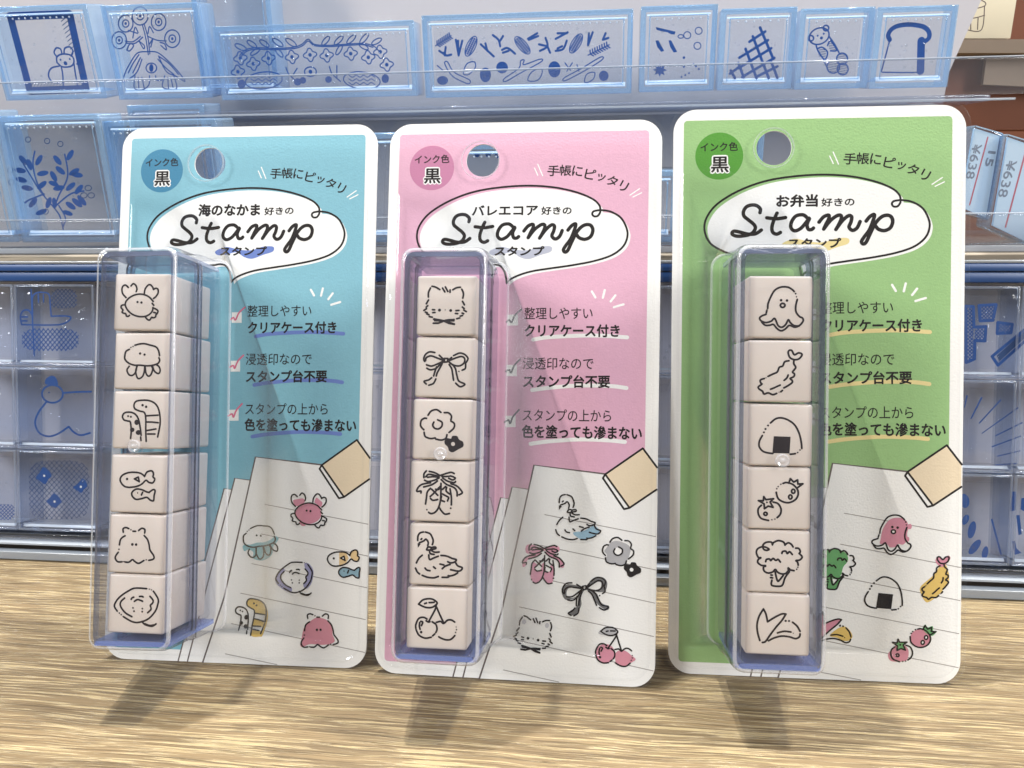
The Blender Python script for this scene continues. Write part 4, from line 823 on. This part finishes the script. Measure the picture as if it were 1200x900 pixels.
def a_twigs(mb, fn):
    f = zoomed(480, 0, 4.615)(fn)
    draw(mb, "E 178 435 30 24,410 405 30 40,500 365 32 32,783 375 34 44,1050 410 26 28", f, .24, AZ, 'blue')
    for x0, y0, x1, y1 in ((140, 248, 225, 192), (965, 298, 1080, 242)):
        draw(mb, "%d %d,%d %d" % (x0, y0, x1, y1), f, .22, AZ, 'blue')
        for j in range(1, 9):
            t = j/9; x, y = x0+(x1-x0)*t, y0+(y1-y0)*t
            draw(mb, "l %g %g,%g %g;l %g %g,%g %g" % (x, y, x-2, y-20, x, y, x+16, y+10), f, .26, AZ, 'blue')
    for cx, cy_, a in ((332, 250, -65), (610, 245, 50), (900, 235, -60)):
        leafs(mb, f, [(cx, cy_, 58, 24, a)], wd=.2); ca, sa = math.cos(math.radians(a)), math.sin(math.radians(a))
        for j in range(-4, 5):
            for i in (-1, 0, 1): draw(mb, 'd %g %g 6' % (cx+j*11*ca-i*12*sa, cy_+j*11*sa+i*12*ca), f, .2, AZ, 'blue', scale=.05)
    draw(mb, "265 300,250 215;265 300,262 220;265 300,285 220;455 305,385 240;420 275,410 235;450 190,480 215,490 250;505 195,490 220;500 270,530 260,570 290;505 285,535 275;640 210,690 180;645 215,695 195;705 275,745 250,735 205;745 250,700 240;745 250,760 285;855 175,790 210;850 180,800 180;790 275,830 265,850 220;800 262,825 250;965 245,970 180;965 245,990 175;1045 215,1060 180;1045 215,1075 205;185 285,200 300,225 295;190 300,195 255;160 275,190 295", f, .42, AZ, 'blue')
    draw(mb, "c 190 345,205 335,240 390,320 430,325 450,300 448,230 410;c 520 440,512 425,590 370,600 330,620 325,618 350,705 320,710 335,600 395;c 845 435,838 420,930 370,1030 310,1042 322,960 375;c 290 395,310 345,350 335,355 365,330 395,310 405;c 640 435,660 390,710 370,715 400,690 435;c 945 440,960 400,1000 392,995 425,965 445;150 355,190 390;840 340,870 380;880 340,850 385;905 350,915 385", f, .22, AZ, 'blue')
def a_bits(mb, fn):
    f = zoomed(740, 0, 5.626)(fn)
    draw(mb, "F 160 178,290 208,285 228,262 226,235 212,205 208,165 196;F 158 268,178 266,216 335,196 342,170 310;F 244 266,262 266,302 342,278 346,255 310;F 188 418,198 440,222 428,212 452,236 462,210 472,220 496,196 486,186 506,176 484,152 494,162 470,140 460,164 450,154 428,178 440", f, .2, AZ, 'blue')
    draw(mb, "e 443 203 23 23,368 232 23 23,435 302 23 23,325 240 18 12;d 346 380 8,346 440 7,330 507 6,355 495 6,380 482 6,425 435 8,445 455 7,410 420 5", f, .18, AZ, 'blue', scale=.045)
def a_lattice(mb, fn):
    f = zoomed(740, 0, 5.626)(fn)
    draw(mb, "l 848 182,935 388;l 800 240,905 515;l 752 322,825 515;l 705 415,740 510;l 655 465,682 515;l 922 410,962 512;l 778 275,882 208;l 712 380,900 265;l 705 450,922 318;l 650 485,712 440;l 730 508,942 382;l 820 508,962 438", f, .5, AZ, 'blue')
def a_bear(mb, fn):
    f = zoomed(920, 0, 5.624)(fn)
    draw(mb, "e 225 238 68 52 -25,170 252 18 18,270 185 18 18;205 300,220 340,255 392;290 240,325 290,355 345;215 320,245 312,280 345,262 392,225 350;280 300,300 270,340 330,300 335;255 400,280 450;e 318 440 42 42,376 388 36 38,380 455 36 38;d 240 250 9,215 235 6,255 222 6", f, .28, AZ, 'blue', scale=.045)
    for p in ((318, 440, 38, 36), (376, 388, 30, 32), (380, 455, 30, 32), (245, 350, 24, 30), (312, 305, 22, 25)): hatch(mb, f, p, 11, 8, .16, 'bluel', False)
def a_bread(mb, fn):
    f = zoomed(920, 0, 5.624)(fn)
    draw(mb, "690 262,680 232,700 195,740 172,800 162,860 165,915 178,948 210,948 250,918 275", f, .8, AZ, 'blue')
    draw(mb, "l 898 268,893 468", f, 1.35, AZ, 'blue'); draw(mb, "690 265,665 360,635 470;640 476,750 478,865 478", f, .26, AZ, 'blue')
upbox(-8, 6, 113, 117, 'clear blue box with a thick blue frame around a small mouse drawing', a_frame, -.17)
upbox(128, 4, 240, 116, 'clear blue box with a bouquet over two birds, next to the framed mouse box', a_bouquet, -.15)
upbox(226, -70, 318, 110, 'clear blue box rising out of the photo behind the garland box', None, -.05, 72)
upbox(254, 27, 487, 115, 'long clear blue box with a leaf garland, flowers and two birds', a_laurel)
upbox(496, 14, 741, 112, 'long clear blue box with scattered twigs, cones and acorns', a_twigs)
upbox(750, 6, 839, 107, 'square clear blue box with a star, circles and short blue bars', a_bits)
upbox(843, 9, 931, 105, 'square clear blue box with a slanted blue lattice', a_lattice)
upbox(935, 9, 1021, 104, 'square clear blue box with a wrapped bear shaped candy', a_bear)
upbox(1024, 7, 1117, 103, 'square clear blue box with a slice of bread, rightmost on the upper shelf', a_bread)

# --- what stands behind at the right
def board(name, b, pts, th, k, label=None, cat=None, kind=None, extra=None):
    P = plane(b); q = pxpoly(P, pts); cx = sum(p[0] for p in q)/len(q); y0 = min(p[1] for p in q)
    mb = MB(); mb.slab([[(x-cx, y-y0) for x, y in q]], -th, 0, k)
    if extra: extra(mb, lambda x, y, *r: (lambda a: (a[0]-cx, a[1]-y0))(P.px(x, y)))
    o = mb.build(name); o.matrix_world = Frame(P.o+P.ex*cx+P.ey*y0, P.ex, P.ey, P.ez).matrix(); return tag(o, label, cat, None, kind)
board('back_wall', 170, [(-700, 420), (-700, -400), (1700, -400), (1700, 420)], 4, 'redbrown', kind='structure')
board('wooden_block', 112, [(1092, 152), (1092, 62), (1260, 62), (1260, 152)], 14, 'redbrown', 'red brown wooden board behind the clear stand at the right', 'board')
board('tan_board', 108, [(1152, 99), (1156, 69), (1260, 66), (1260, 104)], 2, 'tanboard', 'pinkish tan board leaning on the red brown board', 'board')
board('tan_shelf', 104, [(1095, 62), (1110, 46), (1260, 46), (1260, 62)], 30, 'tanboard', 'tan shelf edge under the cream booklet', 'shelf')
def a_cup(mb, fn):
    f = zoomed(1060, 0, 2.9)(fn)
    draw(mb, "190 20,195 5,230 -5,270 5,272 20,230 30,190 20;190 20,188 90,215 102,262 100,272 20;200 60,200 95;225 65,225 100;250 62,248 100;190 55,230 62,272 52", f, .3, .02, 'brownline')
board('booklet', 106, [(1122, 45), (1133, -30), (1196, -30), (1184, 45)], 3, 'creampaper', 'cream booklet with a line drawing of a cup, at the top right', 'booklet', extra=a_cup)
